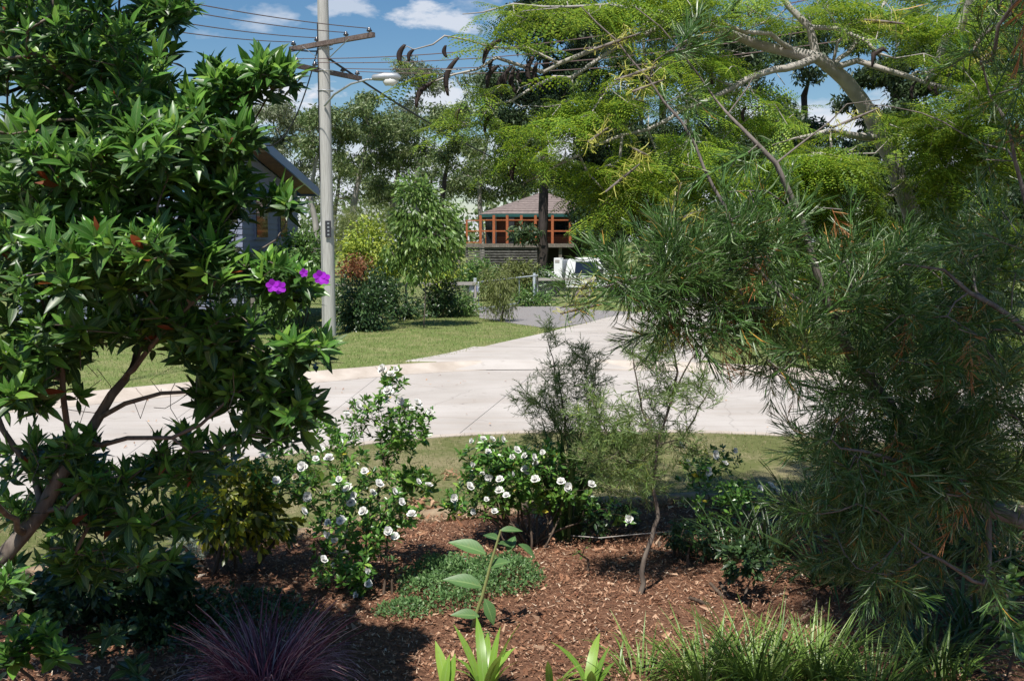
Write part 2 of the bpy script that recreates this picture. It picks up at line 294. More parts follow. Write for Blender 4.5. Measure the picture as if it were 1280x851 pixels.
    M['strap_dark'] = leaf_mat('dark_strap_blade', [(0, (.022, .05, .016)), (1, (.06, .11, .03))], .35, .5, .2, None, 2, .5)
    M['purplegrass'] = leaf_mat('purple_grass_blade', [(0, (.11, .03, .055)), (.5, (.24, .09, .125)), (.8, (.46, .27, .32)), (1, (.58, .46, .40))], .35, .5, .3, None, 4, .4)
    M['silver'] = leaf_mat('silver_leaf', [(0, (.18, .24, .18)), (1, (.34, .40, .33))], .6, .3, .2, None, 4, .3)
    M['croton'] = leaf_mat('croton_leaf', [(0, (.05, .08, .015)), (.5, (.12, .16, .02)), (.8, (.38, .40, .03)), (1, (.6, .52, .04))], .35, .5, .25, None, 2, .4)
mats()

# ------------------------------------------------------------------ plant machinery
class Tpl(tuple):
    def __new__(c, vq, uv): o = tuple.__new__(c, vq); o.uv = uv; return o
def leaf_tpl(widths, curl=.15, fold=.12, n=None):
    """leaf along +Y, length 1, normal +Z: 3 columns, quads"""
    m = len(widths); V = []; Q = []
    for i, w in enumerate(widths):
        s = i/(m-1); y = s; z = -curl*s*s
        V += [(-w/2, y, z+fold*w), (0, y, z), (w/2, y, z+fold*w)]
    for i in range(m-1):
        a = i*3; Q += [(a, a+1, a+4, a+3), (a+1, a+2, a+5, a+4)]
    uv = np.array([(k/2, i/(m-1)) for i in range(m) for k in range(3)], float)
    return Tpl((np.array(V, float), np.array(Q)), uv)
LEAF = leaf_tpl([.03, .19, .30, .27, .15, .01], .16)
LEAF_S = leaf_tpl([.04, .36, .40, .02], .15)                    # cheaper
LEAF_W = leaf_tpl([.04, .30, .46, .44, .28, .02], .2)
def diamond(w=.4, curl=.1):
    return np.array([(0, 0, 0), (-w/2, .45, .03), (0, 1, -curl), (w/2, .45, .03)], float), np.array([(0, 3, 2, 1)])
BLADE1 = (np.array([(-.5, 0, 0), (.5, 0, 0), (.12, 1, 0), (-.12, 1, 0)], float), np.array([(0, 1, 2, 3)]))

def merge(parts):
    V = []; Q = []; b = 0
    for v, q in parts: V.append(v); Q.append(q+b); b += len(v)
    return np.concatenate(V), np.concatenate(Q)
def instance(tpl, P, R, S):
    v, q = tpl; S = np.asarray(S, float)
    if S.ndim == 1: S = np.repeat(S[:, None], 3, 1)
    V = np.einsum('nij,nmj->nmi', R, v[None]*S[:, None, :])+P[:, None, :]
    Q = (q[None]+(np.arange(len(P))*len(v))[:, None, None]).reshape(-1, q.shape[1])
    return V.reshape(-1, 3), Q

def foliage(parent, tpls, mat, P, R, S, name='leaf', rest='foliage', singles=300, size_of=None):
    """the pieces that show largest become parts of their own; the others one joined part"""
    if not isinstance(tpls, list): tpls = [tpls]
    S = np.asarray(S, float)
    if S.ndim == 1: S = np.repeat(S[:, None], 3, 1)
    L = wloc(parent); n = len(P); var = rng.integers(0, len(tpls), n)
    mid = P+R[:, :, 1]*S[:, 1:2]*.5
    x, y, d = project(mid); inside = (x > 8) & (x < 1272) & (y > 8) & (y < 843)
    key = np.where(inside, S[:, 1]/d*(.75+.5*rng.random(n)), 0)
    k = min(singles, int(inside.sum())); order = np.argsort(-key); one = order[:k]
    guv = lambda t: getattr(t, 'uv', None)
    mes = [quads(name, t[0], t[1], mat, True, guv(t)) for t in tpls] if k else []
    for i in one:
        m4 = np.eye(4); m4[:3, :3] = R[i]*S[i][None, :]; m4[:3, 3] = P[i]-L
        o = bpy.data.objects.new(name, mes[var[i]]); COL.objects.link(o); o.parent = parent; o.matrix_basis = Matrix(m4.tolist())
    rem = np.ones(n, bool); rem[one] = False
    VV = []; QQ = []; UU = []; b = 0
    for k2, t in enumerate(tpls):
        s = rem & (var == k2)
        if s.any():
            V, Q = instance(t, P[s], R[s], S[s]); VV.append(V-L); QQ.append(Q+b); b += len(V); UU.append(np.tile(guv(t), (int(s.sum()), 1)) if guv(t) is not None else np.zeros((len(V), 2)))
    if VV: return link(rest, quads(rest, np.concatenate(VV), np.concatenate(QQ), mat, True, np.concatenate(UU)), parent, 'stuff' if k or n > 300 else None)

def smoothline(pts, step):
    """catmull-rom through points (rows: x y z r)"""
    P = np.asarray(pts, float); P = np.vstack([2*P[0]-P[1], P, 2*P[-1]-P[-2]]); out = []
    for i in range(1, len(P)-2):
        a, b, c, d = P[i-1:i+3]; m = max(1, int(np.linalg.norm(c[:3]-b[:3])/step))
        for k in range(m):
            t = k/m; out.append(.5*((2*b)+(-a+c)*t+(2*a-5*b+4*c-d)*t*t+(-a+3*b-3*c+d)*t**3))
    out.append(P[-2]); return np.array(out)

class Skel:
    def __init__(s, cap=60000):
        s.P = np.zeros((cap, 3)); s.par = np.full(cap, -1); s.r = np.zeros(cap); s.n = 0
    def push(s, p, par, r=0.0):
        s.P[s.n] = p; s.par[s.n] = par; s.r[s.n] = r; s.n += 1; return s.n-1
    def limb(s, pts, step=.12, jit=.01, join=True):
        L = smoothline(pts, step); par = -1
        if join and s.n: par = int(np.argmin(np.linalg.norm(s.P[:s.n]-L[0, :3], axis=1)))
        for i, q in enumerate(L):
            if i == 0 and par >= 0: continue
            par = s.push(q[:3]+(rng.normal(size=3)*jit if 0 < i < len(L)-1 else 0), par, max(q[3], .001))
        return par
    def grow(s, tips, seg=.12, up=.3, cont=.45, wob=.04, rt=.003, droop=0., order_from=None):
        src = s.P[:s.n].mean(0) if order_from is None else np.asarray(order_from)
        n0 = s.n; base = s.P[:n0]
        dd = np.array([np.linalg.norm(base-t, axis=1).min() for t in tips]); ends = []
        for t in tips[np.argsort(dd)]:
            P = s.P[:s.n]; D = t-P; dist = np.linalg.norm(D, axis=1); cost = dist+up*np.clip(-D[:, 2], 0, None)*1.5
            j = int(np.argmin(cost)); dj = dist[j]
            if dj < 1e-3: continue
            pj = s.P[j]; pp = s.par[j]; dirp = norm((pj-s.P[pp])[None])[0] if pp >= 0 else norm(D[j][None])[0]
            ctrl = pj+dirp*dj*cont*.6+D[j]*.25+np.array([0, 0, -droop*dj]); m = max(1, int(round(dj/seg))); par = j
            off = rng.normal(size=3)*wob*dj
            for k in range(1, m+1):
                u = k/m; q = (1-u)**2*pj+2*u*(1-u)*ctrl+u*u*t+off*math.sin(math.pi*u); par = s.push(q, par, 0)
            ends.append(par)
        s.finish(rt); return np.array(ends, int)
    def finish(s, rt):
        n = s.n; w = np.zeros(n); haschild = np.zeros(n, bool); haschild[s.par[:n][s.par[:n] >= 0]] = True
        w[~haschild] = 1
        for i in range(n-1, -1, -1):
            p = s.par[i]
            if p >= 0: w[p] += w[i]
        r = rt*np.maximum(w, 1)**.47; s.r[:n] = np.where(s.r[:n] > 0, s.r[:n], r)
    def tube(s, name, mat, parent, sides=6, rmin=0.0, only=None):
        n = s.n; P = s.P[:n]; par = s.par[:n]; r = s.r[:n]; L = wloc(parent)
        D = np.zeros((n, 3)); hp = par >= 0; D[hp] = P[hp]-P[par[hp]]
        big = np.full(n, -1)
        for i in np.argsort(r): 
            if par[i] >= 0: big[par[i]] = i
        root = ~hp; D[root] = np.array([0, 0, 1.]); ok = big >= 0; nx = np.zeros((n, 3)); nx[ok] = norm(P[big[ok]]-P[ok]); Dn = norm(norm(D)+nx)
        ref = np.array([.31, .17, .93]); A = np.cross(Dn, ref); small = np.linalg.norm(A, axis=1) < .15; A[small] = np.cross(Dn[small], np.array([1., 0, 0])); A = norm(A); B = np.cross(Dn, A)
        th = np.arange(sides)*2*np.pi/sides; cs = np.cos(th); sn = np.sin(th)
        ring = P[:, None]+(A[:, None]*cs[None, :, None]+B[:, None]*sn[None, :, None])*r[:, None, None]
        V = [ring.reshape(-1, 3)]; child = np.where(hp)[0]; main = big[par[child]] == child
        start = par[child].copy()
        sd = child[~main]
        if len(sd):       # side branches start with a ring of their own inside the parent
            dv = norm(P[sd]-P[par[sd]]); a = np.cross(dv, ref); a = norm(a); b = np.cross(dv, a); rr = np.minimum(r[sd]*1.15, r[par[sd]]*.95)
            rg = P[par[sd]][:, None]+(a[:, None]*cs[None, :, None]+b[:, None]*sn[None, :, None])*rr[:, None, None]
            V.append(rg.reshape(-1, 3)); start[~main] = n+np.arange(len(sd))
        k = np.arange(sides); k2 = (k+1) % sides
        Q = np.stack([start[:, None]*sides+k, start[:, None]*sides+k2, child[:, None]*sides+k2, child[:, None]*sides+k], -1)
        Q = Q[r[child] >= rmin].reshape(-1, 4)
        return link(name, quads(name, np.concatenate(V)-L, Q, mat), parent)

def blobs(lst, mult=1.0):
    """points in ellipsoids: (px, py, Y, rx_px, ry_px, rY_m, count)"""
    out = []
    for px, py, Y, rx, ry, rY, n in lst:
        n = max(1, int(n*mult)); u = rand_unit(n)*(rng.random((n, 1))**(1/2.4)); out.append(at(px+u[:, 0]*rx, py+u[:, 1]*ry, Y+u[:, 2]*rY))
    return np.concatenate(out)
def above(P, z=.03): return P[P[:, 2] > z]

def rosette(E, D, rings, upw=.5, face=0.):
    """leaf frames round each tip. rings: (count, angle from axis deg, length, back offset)"""
    n = len(E); tsz = .62+.6*rng.random(n); ax = norm(D*(1-upw)+np.array([0, 0, 1.])*upw+np.array([0, -face, 0])+rng.normal(size=(n, 3))*.22)
    a = norm(np.cross(ax, rand_unit(n))); b = np.cross(ax, a); P = []; R = []; S = []; G = []
    for gi, (c, ang, ln, back) in enumerate(rings):
        ph0 = gi*1.1+rng.random(n)*.5
        for k in range(c):
            ph = ph0+2*np.pi*k/c+rng.normal(size=n)*.18; an = np.radians(ang+rng.normal(size=n)*10)
            rad = a*np.cos(ph)[:, None]+b*np.sin(ph)[:, None]; u = ax*np.cos(an)[:, None]+rad*np.sin(an)[:, None]
            nn = ax*np.sin(an)[:, None]-rad*np.cos(an)[:, None]
            P.append(E-ax*back*(.8+.4*rng.random((n, 1)))); R.append(frames(u, nn+rng.normal(size=(n, 3))*.15)); S.append(ln*tsz*(.7+.5*rng.random(n))); G.append(np.full(n, gi))
    P, R, S, G = np.concatenate(P), np.concatenate(R), np.concatenate(S), np.concatenate(G); k = rng.random(len(P)) > .14; return P[k], R[k], S[k], G[k]
def ends_dir(sk, e): return norm(sk.P[e]-sk.P[np.maximum(sk.par[e], 0)])

RS = [1.0]
def shape(*pts): return [(*at(px, py, Y), r*RS[0]) for px, py, Y, r in pts]

# ------------------------------------------------------------------ the setting: ground, road, kerb, driveway, bed
def struct(name, mb, mat, parent=None):
    o = mb.build(name, mat, parent)
    if parent is None: o['kind'] = 'structure'
    return o
def curve2(pts, n): 
    P = smoothline([(x, y, 0, 0) for x, y in pts], .35)[:, :2]; s = np.r_[0, np.cumsum(np.linalg.norm(np.diff(P, axis=0), axis=1))]
    t = np.linspace(0, s[-1], n); return np.stack([np.interp(t, s, P[:, 0]), np.interp(t, s, P[:, 1])], 1)
near_edge = [(-16, 1), (-11.5, 4.4), (-8, 7.4), (-4.76, 10.2), (-3.2, 12.1), (-1.38, 13.6), (.4, 14.15), (2.27, 14.15), (3.6, 13.85), (6.5, 12.6), (9.5, 10.6), (14, 6.5)]
far_edge = [(-21, 6), (-15, 11.6), (-11, 14.8), (-7.8, 17.3), (-5.55, 19.3), (-3.5, 21), (-1.6, 22.35), (.9, 22.9), (3.8, 22.3), (5.45, 21.4), (9, 19), (13.5, 15.3), (20, 9)]
NE = curve2(near_edge, 60); FE = curve2(far_edge, 80)
def sheet(name, poly, z, mat, parent=None):
    mb = MB(); mb.add([(x, y, z) for x, y in poly], [tuple(range(len(poly)))]); return struct(name, mb, mat, parent)

sheet('ground', [(-900, -300), (900, -300), (900, 1500), (-900, 1500)], -.16, M['dirt'])
sheet('near_verge', [tuple(p) for p in NE]+[(18, -12), (-20, -12)], 0.0, M['lawn_near'])
sheet('far_lawn', [tuple(p) for p in FE if p[0] < -1.75]+[(-1.6, 22.4), (-1.2, 24.0), (-.55, 25.9), (.75, 29.1), (5.6, 29.6), (4.6, 26.4), (4.25, 24.2), (3.85, 22.3)]+[tuple(p) for p in FE if p[0] > 3.95]+[(700, -60), (800, 1400), (-800, 1400), (-700, -60)], 0.0, M['lawn_far'])
def build_road():
    road = bpy.data.objects.new('road', None); COL.objects.link(road); road['kind'] = 'structure'
    n = 15; A = curve2(near_edge, n*6+1); B = curve2(far_edge, n*6+1)
    for k in range(n):       # concrete bays with open joints
        a = A[k*6:k*6+7].copy(); b = B[k*6:k*6+7].copy()
        g = .005; a[0] += norm(a[1]-a[0])*g; b[0] += norm(b[1]-b[0])*g; a[-1] -= norm(a[-1]-a[-2])*g; b[-1] -= norm(b[-1]-b[-2])*g
        V = []; Fs = []
        for z in (-.125, -.155):
            for p, q in zip(a, b): 
                V.append((*(p-norm(q-p)*.3), z)); V.append((*q, z))
        for i in range(6): Fs.append((2*i, 2*i+2, 2*i+3, 2*i+1))
        m = 14; Fs += [(0, 1, m+1, m), (12, m+12, m+13, 13)]
        mb = MB(); mb.add(V, Fs); mb.build('road_slab', M['concrete'], road)
build_road()
def build_kerb(name, E, side, skip=None):
    root = bpy.data.objects.new(name, None); COL.objects.link(root); root['kind'] = 'structure'
    s = np.r_[0, np.cumsum(np.linalg.norm(np.diff(E, axis=0), axis=1))]; t = 0
    prof = [(-.02, -.15), (-.02, .012), (.13, .014), (.20, -.03), (.42, -.105), (.62, -.118), (.62, -.15)]
    while t < s[-1]-2.4:
        xm = np.interp(t+1.2, s, E[:, 0])
        if skip and skip[0] < xm < skip[1]: t += 2.4; continue
        u = np.linspace(t+.008, t+2.392, 5); x = np.interp(u, s, E[:, 0]); y = np.interp(u, s, E[:, 1]); x2 = np.interp(u+.02, s, E[:, 0]); y2 = np.interp(u+.02, s, E[:, 1])
        T = norm(np.stack([x2-x, y2-y], 1)); Nn = np.stack([T[:, 1], -T[:, 0]], 1)*side
        V = []; k = len(prof); pass
        for i in range(5):
            for (o, z) in prof: V.append((x[i]+Nn[i, 0]*o, y[i]+Nn[i, 1]*o, z))
        Fs = [(i*k+j, i*k+j+1, (i+1)*k+j+1, (i+1)*k+j) for i in range(4) for j in range(k-1)]+[tuple(range(k)), tuple(range(4*k, 5*k))]
        MB().add(V, Fs).build('kerb_section', M['kerb'], root); t += 2.4
build_kerb('far_kerb', FE, 1, (.1, 2.6)); build_kerb('near_kerb', NE, -1)
# side street mouth and its continuation, laid on the lawn
left = [(-2.3, 21.95), (-1.2, 24.0), (-.55, 25.9), (.75, 29.1), (2.1, 32.6), (3.8, 36.8), (6.6, 40.6), (10.5, 44), (16, 47)]
right = [(3.9, 22.3), (4.25, 24.2), (4.6, 26.4), (5.8, 29.8), (8.2, 33.8), (11.5, 37.6), (16, 41)]
def build_drive():
    root = bpy.data.objects.new('side_street', None); COL.objects.link(root); root['kind'] = 'structure'
    A = curve2(left, 41); B = curve2(right, 41)
    for k in range(8):
        a = A[k*5:k*5+6]; b = B[k*5:k*5+6]; V = []; Fs = []
        if k == 0: a = a-np.array([.25, 0]); b = b+np.array([.12, 0])
        for i in range(6):
            e = .01 if i == 0 else (-.01 if i == 5 else 0); z = .018 if k else -.112+.13*min(1, i)
            for t in (0, .25, .5, .75, 1): p = a[i]*(1-t)+b[i]*t; V.append((p[0], p[1]+e, z))
        for i in range(5):
            for j in range(4): Fs.append((i*5+j, i*5+j+1, i*5+j+6, i*5+j+5))
        MB().add(V, Fs).build('street_slab', M['concrete'], root)
build_drive()
sheet('asphalt_drive', [(-1.05, 35.2), (.2, 32.5), (1.1, 30.9), (2.0, 32.6), (3.8, 36.9), (4.4, 38.2), (3.2, 38.9), (1.6, 41.4), (-1.25, 41.4)], .010, M['asphalt'])
sheet('gravel_track', [(4.4, 41.0), (9, 43.0), (20, 52), (16, 56), (6, 46), (4.6, 43.2)], .006, M['asphalt'])
bed_edge = [(-9, 5.2), (-6.2, 6.4), (-4.2, 7.55), (-2.75, 8.3), (-1.85, 8.95), (-.95, 9.5), (-.5, 9.65), (.4, 9.95), (1.8, 10.2), (3.0, 10.3), (5, 9.4), (8, 6.5)]
BE = curve2(bed_edge, 70)
def build_bed():
    # a low mounded sheet of mulch
    V = []; Fs = []; m = 26; n = len(BE)
    for i in range(n):
        for j in range(m):
            t = j/(m-1); x = BE[i, 0]*(1-t)+BE[i, 0]*.75*t; y = BE[i, 1]*(1-t)+(-3)*t
            z = .006+.05*min(1, t*8)+.018*math.sin(x*2.3+y*1.7)*math.cos(x*1.1-y*2.9)*min(1, t*8)
            V.append((x, y, z))
    for i in range(n-1):
        for j in range(m-1): a = i*m+j; Fs.append((a, a+1, a+m+1, a+m))
    MB().add(V, Fs, True).build('mulch_bed', M['mulch'])['kind'] = 'structure'
    # curved dirt and timber edging
    mb = MB(); mb.tube([(x, y+.03, .035+.012*math.sin(i*1.7)) for i, (x, y) in enumerate(BE)], [.075+.012*math.sin(i*2.3) for i in range(n)], 8); o = mb.build('bed_edging', M['dirt']); o['kind'] = 'structure'
build_bed()
def bed_z(x, y): return .06
def inpoly(x, y, poly):
    poly = np.asarray(poly); c = np.zeros(len(x), bool); j = len(poly)-1
    for i in range(len(poly)):
        xi, yi = poly[i]; xj, yj = poly[j]
        c ^= ((yi > y) != (yj > y)) & (x < (xj-xi)*(y-yi)/((yj-yi) or 1e-9)+xi); j = i
    return c
def scatter(name, n, box, mat, size, wide, tilt, poly_in, poly_out=(), z=0., flat=False, tpl=BLADE1, label=None, cat=None, dens=None):
    x = rng.uniform(box[0], box[1], n); y = rng.uniform(box[2], box[3], n); k = inpoly(x, y, poly_in)
    for p in poly_out: k &= ~inpoly(x, y, p)
    if dens: k &= dens(x, y)
    x = x[k]; y = y[k]; m = len(x); P = np.stack([x, y, np.full(m, z)], 1)
    if flat:
        ang = rng.uniform(0, 2*np.pi, m); u = np.stack([np.cos(ang), np.sin(ang), rng.normal(size=m)*tilt], 1); nn = np.array([0, 0, 1.])+rng.normal(size=(m, 3))*tilt; P[:, 2] += rng.random(m)*.022
    else:
        u = np.array([0, 0, 1.])+rng.normal(size=(m, 3))*tilt; nn = rand_unit(m)
    S = size*(.5+rng.random(m)); R = frames(u, nn); V, Q = instance(tpl, P, R, np.stack([np.full(m, wide)*(.6+.8*rng.random(m)), S, S], 1))
    return tag(link(name, quads(name, V, Q, mat, False)), label, cat, None, 'stuff')
bedpoly = [tuple(p) for p in BE]+[(8, -3), (-9, -3)]
fe_poly = [tuple(p) for p in FE]+[(60, 9), (60, 60), (-60, 60), (-60, 6)]
drive_poly = left+right[::-1]; asph_poly = [(-1.05, 35.2), (.2, 32.5), (1.1, 30.9), (2.0, 32.6), (3.8, 36.9), (4.4, 38.2), (3.2, 38.9), (1.6, 41.4), (-1.25, 41.4)]
ne_poly = [tuple(p) for p in NE]+[(18, -12), (-20, -12)]
scatter('verge_grass', 52000, (-6.5, 6.5, 7.5, 14.4), M['blade_near'], .035, .006, .6, ne_poly, [bedpoly], label='short dry mown grass between the garden bed and the road', cat='grass', dens=lambda x, y: (np.sin(x*2.1+y*.7)*np.cos(y*2.6-x*.9)+rng.normal(size=len(x))*.6) > -.5)
scatter('lawn_grass', 90000, (-13, 1.5, 16, 38), M['blade_far'], .045, .011, .6, fe_poly, [drive_poly, asph_poly], label='mown green grass across the road round the power pole', cat='grass')
scatter('roadside_grass', 30000, (3.5, 14, 14, 34), M['blade_far'], .045, .011, .6, fe_poly, [drive_poly], label='mown green grass right of the side street mouth', cat='grass')
LC = curve2(left, 60); RC = curve2(right, 60)
for nm, c_, lb in (('drive_edge_grass', LC, 'left'), ('drive_edge_grass', RC, 'right')):
    scatter(nm, 16000, (-3, 17, 21, 48), M['blade_far'], .075, .012, .9, [tuple(p-np.array([.16, 0])) for p in c_]+[tuple(p+np.array([.06, -.05])) for p in c_[::-1]], label='ragged grass along the %s edge of the side street' % lb, cat='grass')
scatter('road_litter', 420, (-9, 8, 11, 28), M['dryleaf'], .05, .022, .3, [(-9, 11), (8, 11), (8, 28), (-9, 28)], z=-.112, flat=True, label='scattered tiny dry leaves blown over the pale road', cat='dry leaves')
scatter('lawn_edge_grass', 9000, (-12, 9, 14, 24), M['blade_far'], .07, .012, .9, [tuple(p+np.array([-.0, .06])) for p in FE]+[tuple(p+np.array([0, .35])) for p in FE[::-1]], [drive_poly], z=0, label='ragged grass overhanging the far kerb', cat='grass')
scatter('verge_edge_grass', 7000, (-9, 9, 7, 14.4), M['blade_near'], .06, .008, .9, [tuple(p+np.array([0, .0])) for p in NE]+[tuple(p+np.array([0, -.3])) for p in NE[::-1]], label='ragged grass along the near kerb', cat='grass')
scatter('bark_chips', 90000, (-4.6, 5, 5.2, 10.4), M['chip'], .024, .009, .5, bedpoly, z=.062, flat=True, label='red brown wood chip mulch covering the garden bed', cat='mulch')
scatter('fallen_leaves', 2600, (-4.6, 5, 5.2, 11.5), M['dryleaf'], .05, .024, .45, bedpoly, z=.066, flat=True, label='scattered fallen brown leaves lying on the mulch', cat='dry leaves', dens=lambda x, y: np.sin(x*3+y*2)+np.cos(y*4-x)+rng.normal(size=len(x))*.7 > .1)
scatter('bark_chunks', 2600, (-4.6, 5, 5.2, 10.4), M['chip'], .055, .026, .5, bedpoly, z=.064, flat=True, label='coarser bark pieces among the fine mulch', cat='mulch')
def leaf_litter(name, px, py, rx, ry, n, label, size=.09):
    a = rand_unit(n); c = gnd(px, py); P = np.stack([c[0]+a[:, 0]*rx, c[1]+a[:, 1]*ry, .02+rng.random(n)*.05], 1); ang = rng.uniform(0, 6.28, n)
    u = np.stack([np.cos(ang), np.sin(ang), rng.normal(size=n)*.3], 1); R = frames(u, np.array([0, 0, 1.])+rng.normal(size=(n, 3))*.4)
    root = thing(name, (c[0], c[1], 0), label, 'dry leaves'); foliage(root, leaf_tpl([.05, .4, .45, .25, .02], .35, .3), M['dryleaf'], P, R, size*(.7+.6*rng.random(n)), 'dry_leaf', singles=120)
leaf_litter('leaf_litter', 537, 636, .27, .32, 70, 'heap of curled brown dead leaves on the grass beside the bed edging')
leaf_litter('leaf_litter', 574, 597, .16, .2, 40, 'small patch of reddish dead leaves on the verge left of the middle gardenia', .06)

# ------------------------------------------------------------------ power pole
def power_pole():
    x, y = -4.78, 28.6
    t = thing('power_pole', (x, y, 0), 'tall pale grey timber power pole with two brown crossarms on the far lawn', 'power pole')
    mb = MB(); zz = np.linspace(-.3, 10.6, 16); mb.tube([(x-.004*z, y, z) for z in zz], [.185-.0052*z for z in zz], 20); mb.build('pole', M['pole'], t)
    def arm(a, b, pins):
        m = MB(); m.bar(a, b, .115, .115); c = m.build('crossarm', M['crossarm'], t); a = np.array(a); b = np.array(b)
        for f in pins:
            p = a*(1-f)+b*f; k = MB(); k.tube([p+(0, 0, .05), p+(0, 0, .11)], .018, 6)
            k.tube([p+(0, 0, .09), p+(0, 0, .12), p+(0, 0, .15), p+(0, 0, .19)], [.055, .075, .045, .03], 8); k.build('insulator', M['porcelain'], c)
        return a, b
    a1 = arm((-5.75, 29.05, 7.42), (-3.4, 27.55, 7.52), (.04, .33, .68, .95)); a2 = arm((-5.42, 27.75, 6.82), (-4.10, 30.2, 6.84), (.04, .3, .72, .95))
    for (p, q) in (((x-.16, y-.25, 7.1), (-5.35, 28.6, 7.42)), ((x+.14, y-.2, 7.1), (-4.05, 27.85, 7.48))): MB().bar(p, q, .03, .008).build('crossarm_brace', M['galv'], t)
    mb = MB(); mb.tube([(x, y-.19, 5.9), (x+.3, y-.5, 6.15), (x+.75, y-.7, 6.38), (x+1.15, y-.8, 6.47), (x+1.5, y-.85, 6.48)], .028, 8); br = mb.build('lamp_bracket', M['galv'], t)
    mb = MB(); c = np.array([x+1.72, y-.87, 6.50]); mb.tube([c+(-.42, 0, -.0), c+(-.38, 0, .01), c+(-.1, 0, .03), c+(.2, 0, .03), c+(.3, 0, 0)], [.04, .075, .105, .10, .03], 10); lh = mb.build('lamp_head', M['galv'], t)
    mb = MB(); mb.tube([c+(-.12, 0, -.06), c+(-.08, 0, -.09), c+(.12, 0, -.09), c+(.22, 0, -.06)], [.05, .10, .10, .04], 10); mb.build('lamp_cover', M['lamp_glass'], lh)
    mb = MB(); mb.box((x+.05, y-.215, 2.78), (.15, .02, .42), .25); pl = mb.build('number_plate', M['plate'], t)
    for k in range(4): MB().box((x+.055, y-.23, 2.92-k*.095), (.05, .006, .045), .25).build('plate_mark', M['galv'], pl)
    for z in (7.36, 7.46, 6.8, 6.3): MB().tube([(x+.2*math.cos(a), y+.2*math.sin(a)*.85, z) for a in np.linspace(0, 2*math.pi, 13)], .012, 5, False).build('pole_band', M['galv'], t)
    MB().tube([(x-.165, y-.1, z) for z in (8.0, 6.0, 4.0)], .012, 5).build('down_lead', M['cable'], t)
    def wire(name, a, b, sag, r, mat, label, grp=None):
        a = np.array(a); b = np.array(b); pts = [a*(1-u)+b*u-np.array([0, 0, 4*sag*u*(1-u)]) for u in np.linspace(0, 1, 24)]
        o = MB().tube(pts, r, 5).build(name, mat); tag(o, label, 'wire', grp)
    names = ('outermost right', 'second from the right', 'second from the left', 'outermost left')
    for i, f in enumerate((.95, .68, .33, .04)):      # toward upper left, over the photographer's side
        p = np.array(a1[0])*(1-f)+np.array(a1[1])*f+(0, 0, .17); q = at(-40, (-58, -46, -27, -10)[i], 16.0)
        wire('power_line', p, q, .15, .011, M['wire'], 'thin wire running up left from the upper crossarm, %s of its insulators' % names[i], 'wires leaving the pole to the left')
    for i, f in enumerate((.04, .3, .72, .95)):
        p = np.array(a2[0])*(1-f)+np.array(a2[1])*f+(0, 0, .17); q = at(1320, (-70, -45, -20, 5)[i], 17.0+i)
        wire('power_line', p, q, .45, .011, M['wire'], 'thin wire running right from the lower crossarm, %s of its insulators' % ('leftmost', 'second from the left', 'second from the right', 'rightmost')[i], 'wires leaving the pole to the right')
    wire('service_cable', (x+.1, y-.18, 7.1), at(712, 232, 60), .5, .03, M['cable'], 'thick black service cable sloping down from the pole to the timber deck house')
    wire('service_cable', (x-.15, y-.1, 7.4), (-6.75, 29.6, 5.1), .9, .018, M['cable'], 'loose dark cable sagging from the pole down to the grey house')
    wire('stay_wire', (x-.15, y, 7.3), (-5.7, 28.9, 7.4), .02, .02, M['cable'], 'short black jumper lead at the left of the upper crossarm')
power_pole()

